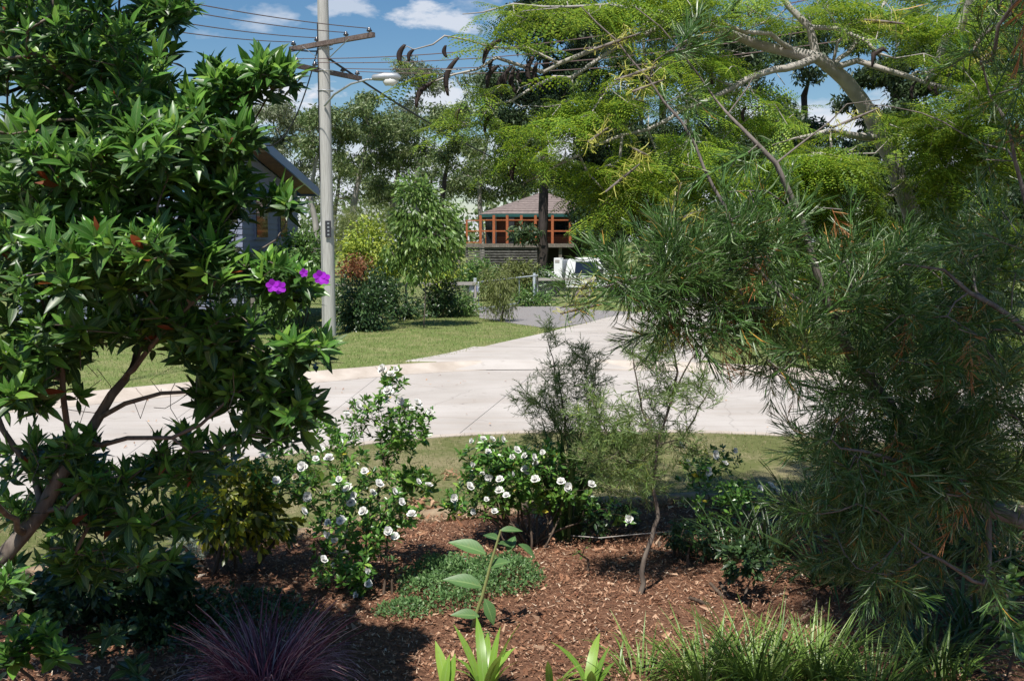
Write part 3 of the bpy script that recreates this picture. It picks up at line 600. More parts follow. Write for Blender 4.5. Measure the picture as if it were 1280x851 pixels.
# ------------------------------------------------------------------ houses
def grey_house():
    xr, xl, y0, y1 = -7.35, -13.5, 30.0, 37.8
    t = thing('grey_house', ((xr+xl)/2, (y0+y1)/2, 0), 'grey weatherboard house with blue steel roof half hidden behind the left bush', 'house')
    roofz = lambda y: 5.2-(y-29.3)*.113
    mb = MB(); P = [(xl, y0), (xr, y0), (xr, y1), (xl, y1)]; mb.add([(x, y, 0) for x, y in P]+[(x, y, roofz(y)-.12) for x, y in P], [(0, 1, 5, 4), (1, 2, 6, 5), (2, 3, 7, 6), (3, 0, 4, 7), (4, 5, 6, 7)]); w = mb.build('wall', M['house_grey'], t)
    mb = MB(); z = .1
    while z < 4.9:                       # lapped boards, each a sloping face
        h = min(.17, roofz(y0)-.13-z); yb = y1 if z+h < roofz(y1)-.12 else min(y1, 29.3+(5.2-.13-z-h)/.113)
        mb.add([(xl, y0-.035, z), (xr+.02, y0-.035, z), (xr+.02, y0-.008, z+h), (xl, y0-.008, z+h), (xl, y0, z), (xr, y0, z)], [(0, 1, 2, 3), (4, 5, 1, 0)])
        if yb > y0+.3: mb.add([(xr+.035, y0, z), (xr+.035, yb, z), (xr+.008, yb, z+h), (xr+.008, y0, z+h), (xr, y0, z), (xr, yb, z)], [(0, 1, 2, 3), (4, 5, 1, 0)])
        z += .17
    mb.build('weatherboards', M['house_grey'], w, 'stuff')
    a, b, c, d = xl-.5, xr+.62, y0-.7, y1+.55
    def slab(x0, x1, ya, yb, dz0, dz1, name, mat, par):
        V = [(x, y, roofz(y)+q) for q in (dz0, dz1) for x, y in ((x0, ya), (x1, ya), (x1, yb), (x0, yb))]
        return MB().add(V, [(0, 1, 2, 3), (4, 5, 6, 7), (0, 1, 5, 4), (1, 2, 6, 5), (2, 3, 7, 6), (3, 0, 4, 7)]).build(name, mat, par)
    r = slab(a, b, c, d, .0, .07, 'roof', M['blue_roof'], t); slab(b, b+.05, c-.05, d+.05, -.17, .10, 'bargeboard', M['blue_roof'], r); slab(a, b, c-.05, c, -.17, .10, 'fascia', M['blue_roof'], r); slab(a, b, d, d+.05, -.17, .10, 'fascia', M['blue_roof'], r)
    slab(xr+.04, b, c, d, -.10, -.004, 'soffit', M['soffit'], r); slab(a, xr+.04, c, y0-.04, -.10, -.004, 'soffit', M['soffit'], r)
    for ya, yb, z0, z1 in ((31.35, 32.75, 2.58, 3.85), (34.6, 35.6, 2.6, 3.6)):
        fr = MB().box((xr+.05, (ya+yb)/2, (z0+z1)/2), (.07, yb-ya+.14, z1-z0+.14)).build('window', M['house_grey'], t)
        pn = MB().box((xr+.09, (ya+yb)/2, (z0+z1)/2), (.03, yb-ya, z1-z0)).build('pane', M['glass'], fr)
        V = [(xr+.05, ya-.15, z1+.15), (xr+.05, yb+.15, z1+.15), (xr+.72, yb+.15, z1-.22), (xr+.72, ya-.15, z1-.22)]; V += [(p, q, z-.04) for p, q, z in V]
        MB().add(V, [(0, 1, 2, 3), (4, 5, 6, 7), (0, 1, 5, 4), (1, 2, 6, 5), (2, 3, 7, 6), (3, 0, 4, 7)]).build('awning', M['blue_awn'], fr)
    for xa, xb in ((-9.0, -8.0), (-12.4, -10.8)):
        fr = MB().box(((xa+xb)/2, y0-.05, 3.2), (xb-xa+.14, .07, 1.3)).build('window', M['house_grey'], t); MB().box(((xa+xb)/2, y0-.09, 3.2), (xb-xa, .03, 1.16)).build('pane', M['glass'], fr)
        V = [(xa-.15, y0-.05, 4.0), (xb+.15, y0-.05, 4.0), (xb+.15, y0-.75, 3.65), (xa-.15, y0-.75, 3.65)]; V += [(p, q, z-.04) for p, q, z in V]
        MB().add(V, [(0, 1, 2, 3), (4, 5, 6, 7), (0, 1, 5, 4), (1, 2, 6, 5), (2, 3, 7, 6), (3, 0, 4, 7)]).build('awning', M['blue_awn'], fr)
grey_house()

def deck_house():
    Y = 70.0; s = Y/F
    X = lambda px: (px-640)*s
    Z = lambda py: CAMZ+(300-py)*s
    t = thing('deck_house', (X(690), Y+4, 0), 'octagonal style timber house on a raised orange deck with brown hipped roof', 'house')
    zd = Z(305); ze = Z(267); za = Z(237); xl = X(599); xr = X(756); ap = (X(682), Y+4.6, za)
    # roof: hipped, cut front corners
    base = [(xl, Y+1.6), (X(622), Y-.1), (X(728), Y-.1), (xr, Y+1.6), (xr, Y+8), (X(728), Y+9.6), (X(622), Y+9.6), (xl, Y+8)]
    mb = MB(); n = len(base); mb.add([(x, y, ze) for x, y in base]+[ap]+[(x, y, ze-.1) for x, y in base], [(i, (i+1) % n, n) for i in range(n)]+[(i, (i+1) % n, n+1+(i+1) % n, n+1+i) for i in range(n)]+[tuple(range(n+1, 2*n+1))]); rf = mb.build('roof', M['shingle'], t)
    for k in range(1, 12):                # shingle courses as slightly proud bands
        f = k/12; P = [(ap[0]*(1-f)+x*f, ap[1]*(1-f)+y*f, za*(1-f)+ze*f) for x, y in base]; f2 = f-.075; P2 = [(ap[0]*(1-f2)+x*f2, ap[1]*(1-f2)+y*f2, za*(1-f2)+ze*f2+.03) for x, y in base]
        mb = MB(); mb.add([(a, b-.01, c+.035) for a, b, c in P]+P2, [(i, (i+1) % n, n+(i+1) % n, n+i) for i in range(n)]); mb.build('shingle_course', M['shingle'], rf)
    mb = MB()
    for i in range(n): a = base[i]; b = base[(i+1) % n]; mb.bar((*a, ze-.13), (*b, ze-.13), .06, .2)
    mb.build('fascia', M['teal'], rf)
    MB().tube([(ap[0]-.3, ap[1]-.4, za-.1), (ap[0]-.3, ap[1]-.4, za+.1), (ap[0]-.3, ap[1]-.4, za+.2)], [.1, .1, .2], 10).build('roof_vent', M['white'], rf)
    # deck
    mb = MB(); mb.box(((X(583)+xr)/2, Y+3.2, zd-.08), (xr-X(583), 7.4, .16)); dk = mb.build('deck', M['post_old'], t)
    MB().box(((X(583)+xr)/2, Y-.52, zd-.09), (xr-X(583), .05, .24)).build('deck_edge', M['post_old'], dk)
    for px in (601, 617.5, 634, 651.5, 669, 690, 712, 735): MB().box((X(px), Y-.3, (zd+ze)/2-.08), (.16, .16, ze-zd-.1)).build('deck_post', M['orange'], t)
    for py, h in ((275.5, .07), (289, .09)): MB().bar((xl, Y-.3, Z(py)), (xr, Y-.3, Z(py)), .07, h).build('deck_rail', M['orange'], t)
    for py in (276, 289, 303): MB().bar((X(584), Y-.3, Z(py)), (xl, Y-.3, Z(py)), .07, .07).build('deck_rail', M['orange'], t)
    MB().box((X(584), Y-.3, Z(290)), (.12, .12, 1.5)).build('deck_post', M['orange'], t)
    # wall behind; sunlit lower and eave-shaded upper boards painted in two colours
    yw = Y+1.7; wl = MB(); wl.box(((X(606)+xr)/2, yw+.1, (zd+ze)/2), (xr-X(606), .2, ze-zd)); wall = wl.build('wall', M['orange_shaded'], t)
    k = 0; z = zd+.02
    while z < ze-.2: MB().box(((X(606)+xr)/2, yw-.02, z+.07), (xr-X(606), .03, .125)).build('wall_board', M['orange'] if z < zd+.42 else M['orange_shaded'], wall); z += .15
    for a, b in ((607, 614), (635, 643)): MB().box((X((a+b)/2), yw-.08, (zd+Z(272))/2), ((b-a)*s, .06, Z(272)-zd)).build('door', M['glass'], t)
    for a, b in ((655, 664), (695, 712)): MB().box((X((a+b)/2), yw-.08, Z(285)), ((b-a)*s, .06, .8)).build('window', M['glass'], t)
    for a, b in ((615, 620),): MB().box((X((a+b)/2), yw-.11, (zd+ze)/2), (.3, .1, ze-zd-.1)).build('curtain', M['rail'], t)
    # slatted skirt below
    z = zd-.3
    while z > .15: MB().box((X(627), Y-.42, z), (X(671)-X(583), .05, .095)).build('skirt_slat', M['slat'], t); z -= .165
    for px in (584, 612, 636, 670): MB().box((X(px), Y-.34, (zd-.2)/2), (.14, .1, zd-.2)).build('stump', M['post_old'], t)
    MB().box((X(690), Y+3.5, (zd-.2)/2), (X(770)-X(600), 4, zd-.25)).build('undercroft_shade_box', M['under_deck_shade'], t)  # near-black box painted as the shade under the deck
    for px in (700, 730, 757): MB().box((X(px), Y-.2, (zd-.2)/2), (.2, .2, zd-.2)).build('stump', M['post_old'], t)
deck_house()

# ------------------------------------------------------------------ fence, gate, sign, posts
def chain_fence(p0, p1, h, label, top=True):
    p0 = np.array(p0, float); p1 = np.array(p1, float); L = np.linalg.norm(p1-p0); d = (p1-p0)/L; t = thing('wire_fence', ((p0[0]+p1[0])/2, (p0[1]+p1[1])/2, 0), label, 'fence')
    n = max(1, round(L/2.6))
    for k in range(n+1): q = p0+d*L*k/n; MB().tube([(q[0], q[1], 0), (q[0], q[1], h+.04)], .045, 8).build('fence_post', M['rail'], t)
    MB().bar((p0[0], p0[1], h), (p1[0], p1[1], h), .09, .11).build('top_rail', M['rail'], t)
    mb = MB(); sp = .085; w = .004; k = -h
    while k < L:
        for sg in (1, -1):
            a = k if sg == 1 else k+h; u0, u1 = max(0, min(L, a)), max(0, min(L, a+sg*h))
            if abs(u1-u0) < .02: continue
            z0 = abs(u0-a); z1 = abs(u1-a); q0 = p0+d*u0; q1 = p0+d*u1; o = np.array([0, .004*sg])
            mb.add([(q0[0]+o[0], q0[1]+o[1], z0-w), (q1[0]+o[0], q1[1]+o[1], z1-w), (q1[0]+o[0], q1[1]+o[1], z1+w), (q0[0]+o[0], q0[1]+o[1], z0+w)], [(0, 1, 2, 3)])
        k += sp
    mb.build('chain_mesh', M['mesh'], t, 'stuff'); return t
chain_fence((-8.2, 35.6), (-1.25, 37.6), 1.02, 'low chain wire fence with grey rail behind the small tree')
chain_fence((1.0, 43.5), (5.2, 43.9), .95, 'low chain wire fence with pale rail in front of the white truck')
def gate():
    t = thing('metal_gate', (-.1, 39.5, 0), 'pale metal tube gate beside the blue and white sign at the asphalt drive', 'gate')
    a = (-1.15, 37.8); b = (1.0, 43.4); f = lambda u, z: (a[0]+(b[0]-a[0])*u, a[1]+(b[1]-a[1])*u, z)
    MB().tube([f(0, .12), f(0, 1.05), f(1, 1.1), f(1, .12), f(0, .12)], .03, 8).build('gate_frame', M['gate_white'], t)
    for u in (.33, .66): MB().tube([f(u, .12), f(u, 1.07)], .02, 6).build('gate_bar', M['gate_white'], t)
    for u in (0.0, 1.0): p = f(u, 0); MB().tube([(p[0]-.12, p[1]-.05, 0), (p[0]-.12, p[1]-.05, 1.2)], .06, 8).build('gate_post', M['gate_white'], t)
    s = thing('small_sign', (-1.3, 37.6, .85), 'small white sign with a blue square on the gate post', 'sign')
    MB().box((-1.32, 37.62, .86), (.30, .02, .26)).build('sign_board', M['sign_white'], s); MB().box((-1.25, 37.60, .86), (.12, .02, .18)).build('blue_panel', M['sign_blue'], s)
gate()
def post(px, py, Y, h, r, label):
    c = at(px, py, Y); t = MB(); t.tube([(c[0], Y, -.1), (c[0]+.01, Y, h*.5), (c[0], Y, h)], [r, r*.95, r*.85], 9); tag(t.build('timber_post', M['post_old']), label, 'post')
post(317, 420, 27.5, 1.05, .07, 'short grey timber post on the far lawn seen left of the purple flowers')
post(567, 350, 56, 2.4, .11, 'thick left one of two old grey posts beside the deck house skirt')
post(573, 350, 56.5, 2.3, .13, 'thick right one of two old grey posts beside the deck house skirt')

# ------------------------------------------------------------------ white utility truck
def truck():
    org = np.array(at(741, 372, 48.5)); org[2] = 0; hd = math.radians(-18)
    t = thing('utility_truck', org, 'white tray back utility truck parked behind the wire fence', 'truck')
    ca, sa = math.cos(hd), math.sin(hd)
    def w(p): return (org[0]+p[0]*ca-p[1]*sa, org[1]+p[0]*sa+p[1]*ca, p[2])
    def solid(prof, y0, y1, name, mat, parent=None, taper=None):
        n = len(prof); V = [w((x, y0 if not taper else y0+taper(z), z)) for x, z in prof]+[w((x, y1 if not taper else y1-taper(z), z)) for x, z in prof]
        mb = MB(); mb.add(V, [tuple(range(n)), tuple(range(n, 2*n))]+[(k, (k+1) % n, n+(k+1) % n, n+k) for k in range(n)]); o = mb.build(name, mat, parent or t)
        b = o.modifiers.new('edge', 'BEVEL'); b.width = .035; b.segments = 3; b.limit_method = 'ANGLE'; b.angle_limit = math.radians(35)
        for p in o.data.polygons: p.use_smooth = True
        m = o.modifiers.new('nrm', 'WEIGHTED_NORMAL'); return o
    tp = lambda z: max(0, z-1.02)*.22
    cab = solid([(-1.05, .42), (-1.05, 1.05), (-.98, 1.60), (-.85, 1.72), (.15, 1.72), (.35, 1.66), (.86, 1.10), (1.0, 1.04), (1.72, .95), (1.86, .82), (1.90, .45), (1.62, .42), (1.55, .62), (1.28, .75), (1.0, .62), (.93, .42)], -.82, .82, 'cab', M['white'], None, tp)
    def side(poly, name, mat, off, parent, both=True):
        for sg in ((-1, 1) if both else (-1,)):
            V = [w((x, sg*(.82-tp(z)+off), z)) for x, z in poly]+[w((x, sg*(.82-tp(z)-.03), z)) for x, z in poly]; n = len(poly)
            MB().add(V, [tuple(range(n)), tuple(range(n, 2*n))]+[(k, (k+1) % n, n+(k+1) % n, n+k) for k in range(n)]).build(name, mat, parent)
    side([(-.62, 1.07), (-.60, 1.55), (.08, 1.57), (.22, 1.53), (.58, 1.13), (.55, 1.07)], 'side_window', M['glass'], .006, cab)
    side([(-.74, 1.03), (-.74, 1.06), (.7, 1.06), (.7, 1.03)], 'window_trim', M['rubber'], .012, cab)
    for xx in (-.72, .66): side([(xx, .5), (xx, 1.02), (xx+.015, 1.02), (xx+.015, .5)], 'door_gap', M['rubber'], .004, cab)
    side([(-.55, .9), (-.55, .94), (-.38, .94), (-.38, .9)], 'door_handle', M['rubber'], .03, cab)
    side([(.50, 1.1), (.50, 1.26), (.66, 1.26), (.66, 1.1)], 'wing_mirror', M['rubber'], .14, cab)
    y0 = .60; MB().add([w((.41, -y0, 1.63)), w((.41, y0, 1.63)), w((.87, y0+.1, 1.125)), w((.87, -y0-.1, 1.125)), w((.37, -y0, 1.60)), w((.37, y0, 1.60)), w((.83, y0+.1, 1.095)), w((.83, -y0-.1, 1.095))], [(0, 1, 2, 3), (4, 5, 6, 7), (0, 1, 5, 4), (2, 3, 7, 6), (1, 2, 6, 5), (0, 3, 7, 4)]).build('windscreen', M['glass'], cab)
    for sg in (-1, 1):
        MB().box(w((1.88, sg*.6, .76)), (.06, .30, .16), hd).build('headlight', M['lens'], cab); MB().box(w((1.86, sg*.79, .76)), (.08, .06, .14), hd).build('indicator', M['amber'], cab)
    MB().box(w((1.90, 0, .72)), (.05, .8, .14), hd).build('grille', M['rubber'], cab); MB().box(w((1.95, 0, .50)), (.14, 1.62, .16), hd).build('bumper', M['rail'], cab)
    # tray with headboard
    tr = MB().box(w((-2.15, 0, .80)), (1.95, 1.72, .08), hd).build('tray', M['white'], t)
    for sg in (-1, 1): MB().box(w((-2.15, sg*.85, .95)), (1.95, .03, .24), hd).build('tray_side', M['white'], tr)
    hb = MB(); hb.box(w((-1.22, 0, 1.22)), (.09, 1.7, .84), hd); hb = hb.build('headboard', M['white'], tr); MB().box(w((-1.40, -.62, 1.27)), (.30, .44, .90), hd).build('tool_cabinet', M['white'], tr)
    MB().box(w((-1.40, -.845, 1.58)), (.2, .02, .12), hd).build('cabinet_vent', M['rail'], tr)
    MB().box(w((-.7, 0, .42)), (4.6, .7, .16), hd).build('chassis', M['rubber'], t)
    for x in (1.28, -2.05):
        for sg in (-1, 1):
            a = w((x, sg*.62, .34)); b = w((x, sg*.83, .34)); m = lambda u: tuple(a[i]*(1-u)+b[i]*u for i in range(3))
            wh = MB().tube([m(0), m(.08), m(.92), m(1)], [.29, .34, .34, .29], 22).build('wheel', M['rubber'], t); MB().tube([m(.9), m(1.02)], [.20, .19], 16).build('rim', M['rim'], wh)
truck()

# ------------------------------------------------------------------ background trees
GUM = leaf_tpl([.03, .22, .24, .02], .15, .1)
def bg_tree(name, trunk, crown, label, cat, leafmat, barkmat, nleaf, lsize, sub=.07, limbs=(), droop=.6, group=None, rt=.03, tw=None, clump=14, seg=.9, wide=1.0, upward=.1):
    """trunk: list of (px,py,Y,r_m); crown: blobs"""
    P0 = np.array(at(trunk[0][0], trunk[0][1], trunk[0][2])); P0[2] = 0
    t = thing(name, P0, label, cat, group); sk = Skel(30000); T = shape(*trunk); T[0] = (P0[0], P0[1], -.2, trunk[0][3])
    sk.limb(T, seg*.7, .03)
    for l in limbs: sk.limb(shape(*l), seg*.7, .03)
    tips = above(blobs(crown), .1); e = sk.grow(tips, seg, .5, .5, .06, rt); sk.tube('trunk', barkmat, t, 6)
    D = ends_dir(sk, e); E = sk.P[e]; m = max(1, nleaf//max(1, len(E)))
    idx = np.repeat(np.arange(len(E)), m); n = len(idx); dep = np.mean([c[2] for c in crown]); rad = sub*dep
    C = E[idx]+rand_unit(n)*(rng.random((n, 1))**.5)*rad*np.array([1, 1, .6]); u = rand_unit(n); u[:, 2] -= droop; u[:, 2] += upward
    k = C[:, 2] > .02; C = C[k]; u = u[k]; n = len(C)
    S = lsize*(.6+.8*rng.random(n)); V, Q = instance(tw or diamond(.32), C, frames(u, rand_unit(n)+np.array([0, 0, .6])), np.stack([S*wide, S, S], 1))
    link('crown', quads('crown', V-wloc(t), Q, leafmat, False), t); return t

bg = [
 ('gum_tree', [(352, 330, 78, .28), (350, 250, 78, .22), (345, 190, 78, .16)], [(345, 140, 78, 28, 18, 2.5, 16), (370, 165, 79, 26, 22, 2.5, 16), (335, 180, 77, 26, 22, 2.5, 12), (380, 215, 79, 22, 20, 2, 6)], 'pale open gum tree rising behind the grey house roof, left of the pole', 'gum_light', 3600, .36),
 ('gum_tree', [(394, 340, 70, .26), (396, 290, 70, .22), (388, 240, 70, .15), (400, 190, 70, .1)], [(398, 150, 71, 24, 20, 2, 14), (425, 168, 72, 24, 22, 2, 14), (385, 185, 70, 16, 20, 2, 6)], 'gum tree with bent dark trunk directly behind the power pole', 'gum', 3000, .34),
 ('gum_tree', [(436, 330, 82, .3), (440, 270, 82, .26), (452, 210, 82, .18), (462, 160, 82, .1)], [(455, 135, 82, 30, 20, 3, 18), (475, 165, 83, 34, 26, 3, 24), (440, 200, 82, 26, 22, 3, 14), (495, 200, 84, 26, 24, 3, 12)], 'broad gum tree just right of the power pole below the street lamp', 'gum', 6000, .36),
 ('gum_tree', [(520, 330, 92, .28), (521, 240, 92, .2), (522, 130, 92, .1), (524, 90, 92, .06)], [(522, 90, 92, 30, 18, 2, 14), (545, 105, 92, 24, 16, 2, 8), (510, 135, 92, 24, 16, 2, 6)], 'tall thin gum tree with wispy top standing above the others', 'gum_light', 2300, .36),
 ('gum_tree', [(486, 330, 88, .3), (490, 260, 88, .24), (502, 190, 88, .15)], [(500, 160, 88, 30, 20, 3, 16), (520, 190, 88, 26, 24, 3, 14), (480, 228, 88, 26, 24, 3, 12)], 'dense gum tree behind the top of the small lawn tree', 'gum', 4200, .38),
 ('gum_tree', [(548, 330, 80, .28), (552, 260, 80, .2), (560, 200, 80, .12)], [(548, 150, 80, 28, 20, 3, 14), (576, 145, 82, 26, 20, 3, 14), (560, 190, 80, 22, 20, 2, 10), (590, 180, 80, 20, 18, 2, 8)], 'gum tree with forked dark limbs left of the deck house roof', 'gum', 4200, .36),
 ('gum_tree', [(415, 330, 98, .28), (418, 270, 98, .2), (425, 220, 98, .12)], [(420, 215, 98, 36, 24, 3, 18), (470, 240, 98, 40, 20, 3, 18), (360, 225, 98, 30, 24, 3, 12), (395, 250, 98, 30, 16, 3, 10)], 'lower gum tree filling in behind the golden shrub', 'gum', 3800, .36),
 ('gum_tree', [(530, 330, 102, .28), (535, 270, 102, .2), (540, 220, 102, .12)], [(540, 205, 102, 36, 24, 3, 18), (580, 235, 102, 34, 20, 3, 16), (520, 240, 102, 30, 20, 3, 12), (600, 200, 102, 26, 30, 3, 10)], 'far gum tree between the lawn tree and the deck house', 'gum', 3800, .36),
 ('gum_tree', [(655, 320, 96, .3), (655, 250, 96, .24), (660, 190, 96, .15)], [(655, 215, 96, 40, 30, 3, 24), (640, 170, 96, 36, 26, 3, 16), (690, 225, 96, 34, 26, 3, 20), (615, 232, 96, 30, 20, 3, 16)], 'broad gum tree filling the sky directly behind the deck house roof', 'gum', 6000, .36),
 ('gum_tree', [(725, 320, 90, .3), (725, 250, 90, .24), (730, 190, 90, .15)], [(720, 225, 90, 40, 34, 3, 26), (750, 190, 90, 36, 30, 3, 16), (770, 260, 90, 36, 34, 3, 24)], 'gum tree in shade right of the deck house roof', 'gum', 6000, .36),
 ('gum_tree', [(604, 300, 95, .25), (600, 230, 95, .2), (610, 170, 95, .12)], [(600, 110, 95, 26, 18, 3, 12), (622, 145, 95, 24, 18, 3, 12), (600, 215, 95, 26, 18, 3, 14), (640, 205, 95, 30, 22, 3, 16), (575, 225, 95, 20, 20, 2, 8)], 'far gum tree rising behind the deck house roof ridge', 'gum', 5200, .4),
]
for nm, tr, cr, lab, mt, n, ls in bg:
    bg_tree(nm, tr, cr, lab, 'tree', M[mt], M['bark_gum'] if (tr[0][0] % 3) < 2 else M['bark_black'], int(n*1.9), ls*.85, .011, group='gum trees behind the houses', rt=.035)
dk = [
 ([(678, 340, 55, .26), (679, 260, 55, .24), (681, 160, 55, .18), (684, 40, 55, .14), (686, -120, 55, .08)], [(680, 30, 55, 70, 60, 3, 30), (640, 105, 56, 40, 30, 3, 12), (705, 110, 56, 45, 40, 3, 18), (650, 165, 56, 40, 28, 3, 14), (685, -90, 55, 60, 80, 3, 20), (664, 282, 54.5, 10, 14, .5, 2)], 'very tall dark trunked pine standing in front of the deck house', 'gum_dark', 11000),
 ([(745, 360, 58, .2), (744, 260, 58, .18), (742, 120, 58, .12), (742, 0, 58, .08)], [(742, 60, 58, 45, 60, 3, 20), (760, 160, 58, 45, 45, 3, 22), (735, 215, 58, 40, 26, 3, 14)], 'dark tree with pale slim trunk right of the white truck', 'gum_dark', 8000),
 ([(722, 372, 57, .16), (724, 300, 57, .12), (728, 240, 57, .08)], [(740, 262, 57, 26, 22, 1.5, 16), (752, 290, 57, 28, 30, 1.5, 20)], 'small dark tree covering the right half of the deck house', 'gum_dark', 4200),
 ([(828, 370, 60, .3), (826, 240, 60, .25), (830, 80, 60, .15), (832, -40, 60, .1)], [(820, 60, 60, 60, 60, 3, 26), (810, 190, 60, 55, 50, 3, 30), (850, 250, 60, 50, 50, 3, 24), (780, 260, 60, 40, 40, 3, 16)], 'dense dark tree filling the gap behind the middle of the fern leaved crown', 'gum_dark', 11000),
 ([(905, 380, 56, .28), (905, 240, 56, .24), (900, 100, 56, .15)], [(900, 90, 56, 60, 60, 3, 26), (905, 200, 56, 60, 60, 3, 34), (940, 280, 56, 60, 50, 3, 26), (870, 310, 56, 40, 30, 3, 12)], 'dark tree behind the leaning grevillea stem', 'gum_dark', 11000),
 ([(1000, 380, 50, .3), (1000, 240, 50, .24), (1005, 120, 50, .15)], [(985, 180, 50, 60, 60, 3, 28), (1020, 240, 50, 60, 60, 3, 30), (1010, 60, 50, 50, 40, 3, 12)], 'dark tree seen through the gap under the pale forked limb', 'gum_dark', 9000),
 ([(1120, 400, 45, .3), (1120, 240, 45, .24), (1120, 100, 45, .15)], [(1110, 90, 45, 80, 80, 3, 30), (1120, 230, 45, 80, 80, 3, 40), (1180, 330, 45, 80, 50, 3, 20)], 'dark tree far behind the pale poinciana trunk', 'gum_dark', 11000),
 ([(1250, 400, 42, .3), (1250, 240, 42, .24), (1250, 100, 42, .15)], [(1240, 60, 42, 80, 80, 3, 30), (1240, 220, 42, 80, 80, 3, 40), (1270, 350, 42, 60, 60, 3, 20)], 'dark tree at the far right edge behind the grevillea', 'gum_dark', 10000),
]
for tr, cr, lab, mt, n in dk: bg_tree('dark_tree', tr, cr, lab, 'tree', M[mt], M['bark_black'], int(n*3.0), .26, .016, group='dark trees behind the side street', rt=.03)
for (px, Y, r, lab) in ((800, 62, .16, 'slim pale bare trunk behind the hanging fronds, nearer the truck'), (855, 66, .17, 'slim pale bare trunk behind the grevillea spray, farther from the truck')):
    c = at(px, 330, Y); t = thing('slender_trunk', (c[0], Y, 0), lab, 'tree trunk'); MB().tube([(c[0], Y, -.1), (c[0]+.1, Y, 4), (c[0]-.05, Y, 8), (c[0]+.1, Y, 14)], [r, r*.9, r*.75, r*.5], 9).build('trunk', M['bark_gum'], t)
def far_wood():
    n = 36000; x = rng.uniform(-110, 130, n); base = 9.5+2.5*np.sin(x*.11)+2*np.sin(x*.31+1); y = 150+rng.random(n)*18; z = base*(rng.random(n)**.8)
    keep = np.sin(x*1.3)*.8+rng.normal(size=n)*.8+1.2 > z/base*1.0; x, y, z = x[keep], y[keep], z[keep]; n = len(x); u = rand_unit(n)
    S = .9*(.5+rng.random(n)); V, Q = instance(diamond(.5), np.stack([x, y, z], 1), frames(u, rand_unit(n)), S)
    tag(link('distant_wood', quads('distant_wood', V, Q, M['gum'], False)), 'low far off line of bushland trees closing the view behind the houses', 'wood', None, 'stuff')
far_wood()

# shrubs across the road
bl = dict(seg=.25, rt=.006)
SMALL = leaf_tpl([.03, .34, .36, .02], .15)
def shrub(name, px, py, Y, crown, label, leafmat, n, ls, bark='twig', tw=None, sub=.012, stems=3, group=None, cat='shrub', droop=.2, rt=.006, seg=.25, h=.5):
    base = at(px, py, Y); base[2] = 0; t = thing(name, base, label, cat, group); sk = Skel(20000); c0 = at(crown[0][0], crown[0][1], Y)
    for k in range(stems):
        a = base+np.array([rng.normal()*.06, rng.normal()*.06, -.05]); b = a+np.array([rng.normal()*.15, rng.normal()*.15, max(.15, (c0[2])*h)]); sk.limb([(*a, .02), (*((a+b)/2+rng.normal(size=3)*.03), .017), (*b, .012)], .15, .005, join=False)
    e = sk.grow(above(blobs(crown), .08), seg, .5, .5, .06, rt); sk.tube('stems', M[bark], t, 5)
    E = sk.P[e]; m = max(1, n//len(E)); idx = np.repeat(np.arange(len(E)), m); k = len(idx); C = E[idx]+rand_unit(k)*(rng.random((k, 1))**.6)*sub*Y
    g = C[:, 2] > .03; C = C[g]; k = len(C); u = norm(C-c0)+rand_unit(k)*.9; u[:, 2] -= droop
    V, Q = instance(tw or SMALL, C, frames(u, rand_unit(k)+np.array([0, -.3, .9])), ls*(.6+.8*rng.random(k)))
    link('foliage', quads('foliage', V-wloc(t), Q, M[leafmat], False), t); return t
t = shrub('lawn_tree', 533, 408, 31.6, [(520, 240, 31.6, 22, 16, .6, 22), (548, 262, 31.6, 24, 18, .6, 24), (505, 275, 31.6, 20, 14, .5, 18), (535, 300, 31.6, 30, 20, .8, 28), (562, 298, 31.6, 18, 16, .5, 14), (500, 318, 31.6, 22, 14, .6, 16), (550, 330, 31.6, 26, 14, .6, 16), (520, 345, 31.5, 18, 8, .5, 5)], 'young drooping green tree on the far lawn with its round shadow beneath', 'lawnleaf', 5200, .16, 'bark_dark', leaf_tpl([.03, .30, .32, .02], .2, .1), .010, 1, None, 'tree', .35, .008, .3, .62)
shrub('golden_shrub', 490, 372, 36.5, [(462, 300, 36.5, 34, 24, .8, 26), (480, 325, 36.3, 34, 22, .8, 30), (447, 325, 36, 18, 24, .6, 14), (548, 325, 35, 26, 28, .5, 18)], 'golden yellow green shrub over the wire fence, left of the young tree', 'lime', 5200, .13)
shrub('bronze_shrub', 448, 372, 35, [(448, 338, 35, 16, 11, .5, 10)], 'small bronze leaved shrub low behind the power pole', 'redleaf', 900, .11)
shrub('feathery_shrub', 440, 350, 46, [(455, 275, 46, 40, 18, 1.2, 20), (430, 300, 46, 22, 26, 1, 18), (500, 280, 46, 20, 14, 1, 8)], 'olive feathery wattle behind the golden shrub', 'olive', 5000, .2, tw=leaf_tpl([.03, .08, .07, .02], .3))
shrub('dark_bush', 450, 420, 30.4, [(448, 378, 30.4, 32, 28, .6, 60), (455, 400, 30.2, 34, 18, .6, 30), (470, 360, 30.6, 16, 16, .4, 14)], 'dense dark round bush right beside the power pole base', 'bushd', 6500, .105, stems=4)
shrub('fence_bush', 505, 398, 34.6, [(502, 382, 34.6, 26, 16, .5, 20), (490, 365, 34.6, 12, 12, .3, 8)], 'dark green bush against the fence between the round bush and the young tree', 'bushd', 1800, .12)
shrub('fence_bush', 548, 396, 35.4, [(548, 372, 35.4, 24, 22, .4, 24)], 'dark creeper covered section of fence behind the young tree trunk', 'bushd', 2400, .11)
shrub('fence_bush', 572, 395, 36.0, [(574, 382, 36, 17, 12, .4, 18)], 'light green leafy plant at the right end of the fence next to the gate', 'mid', 1200, .12)
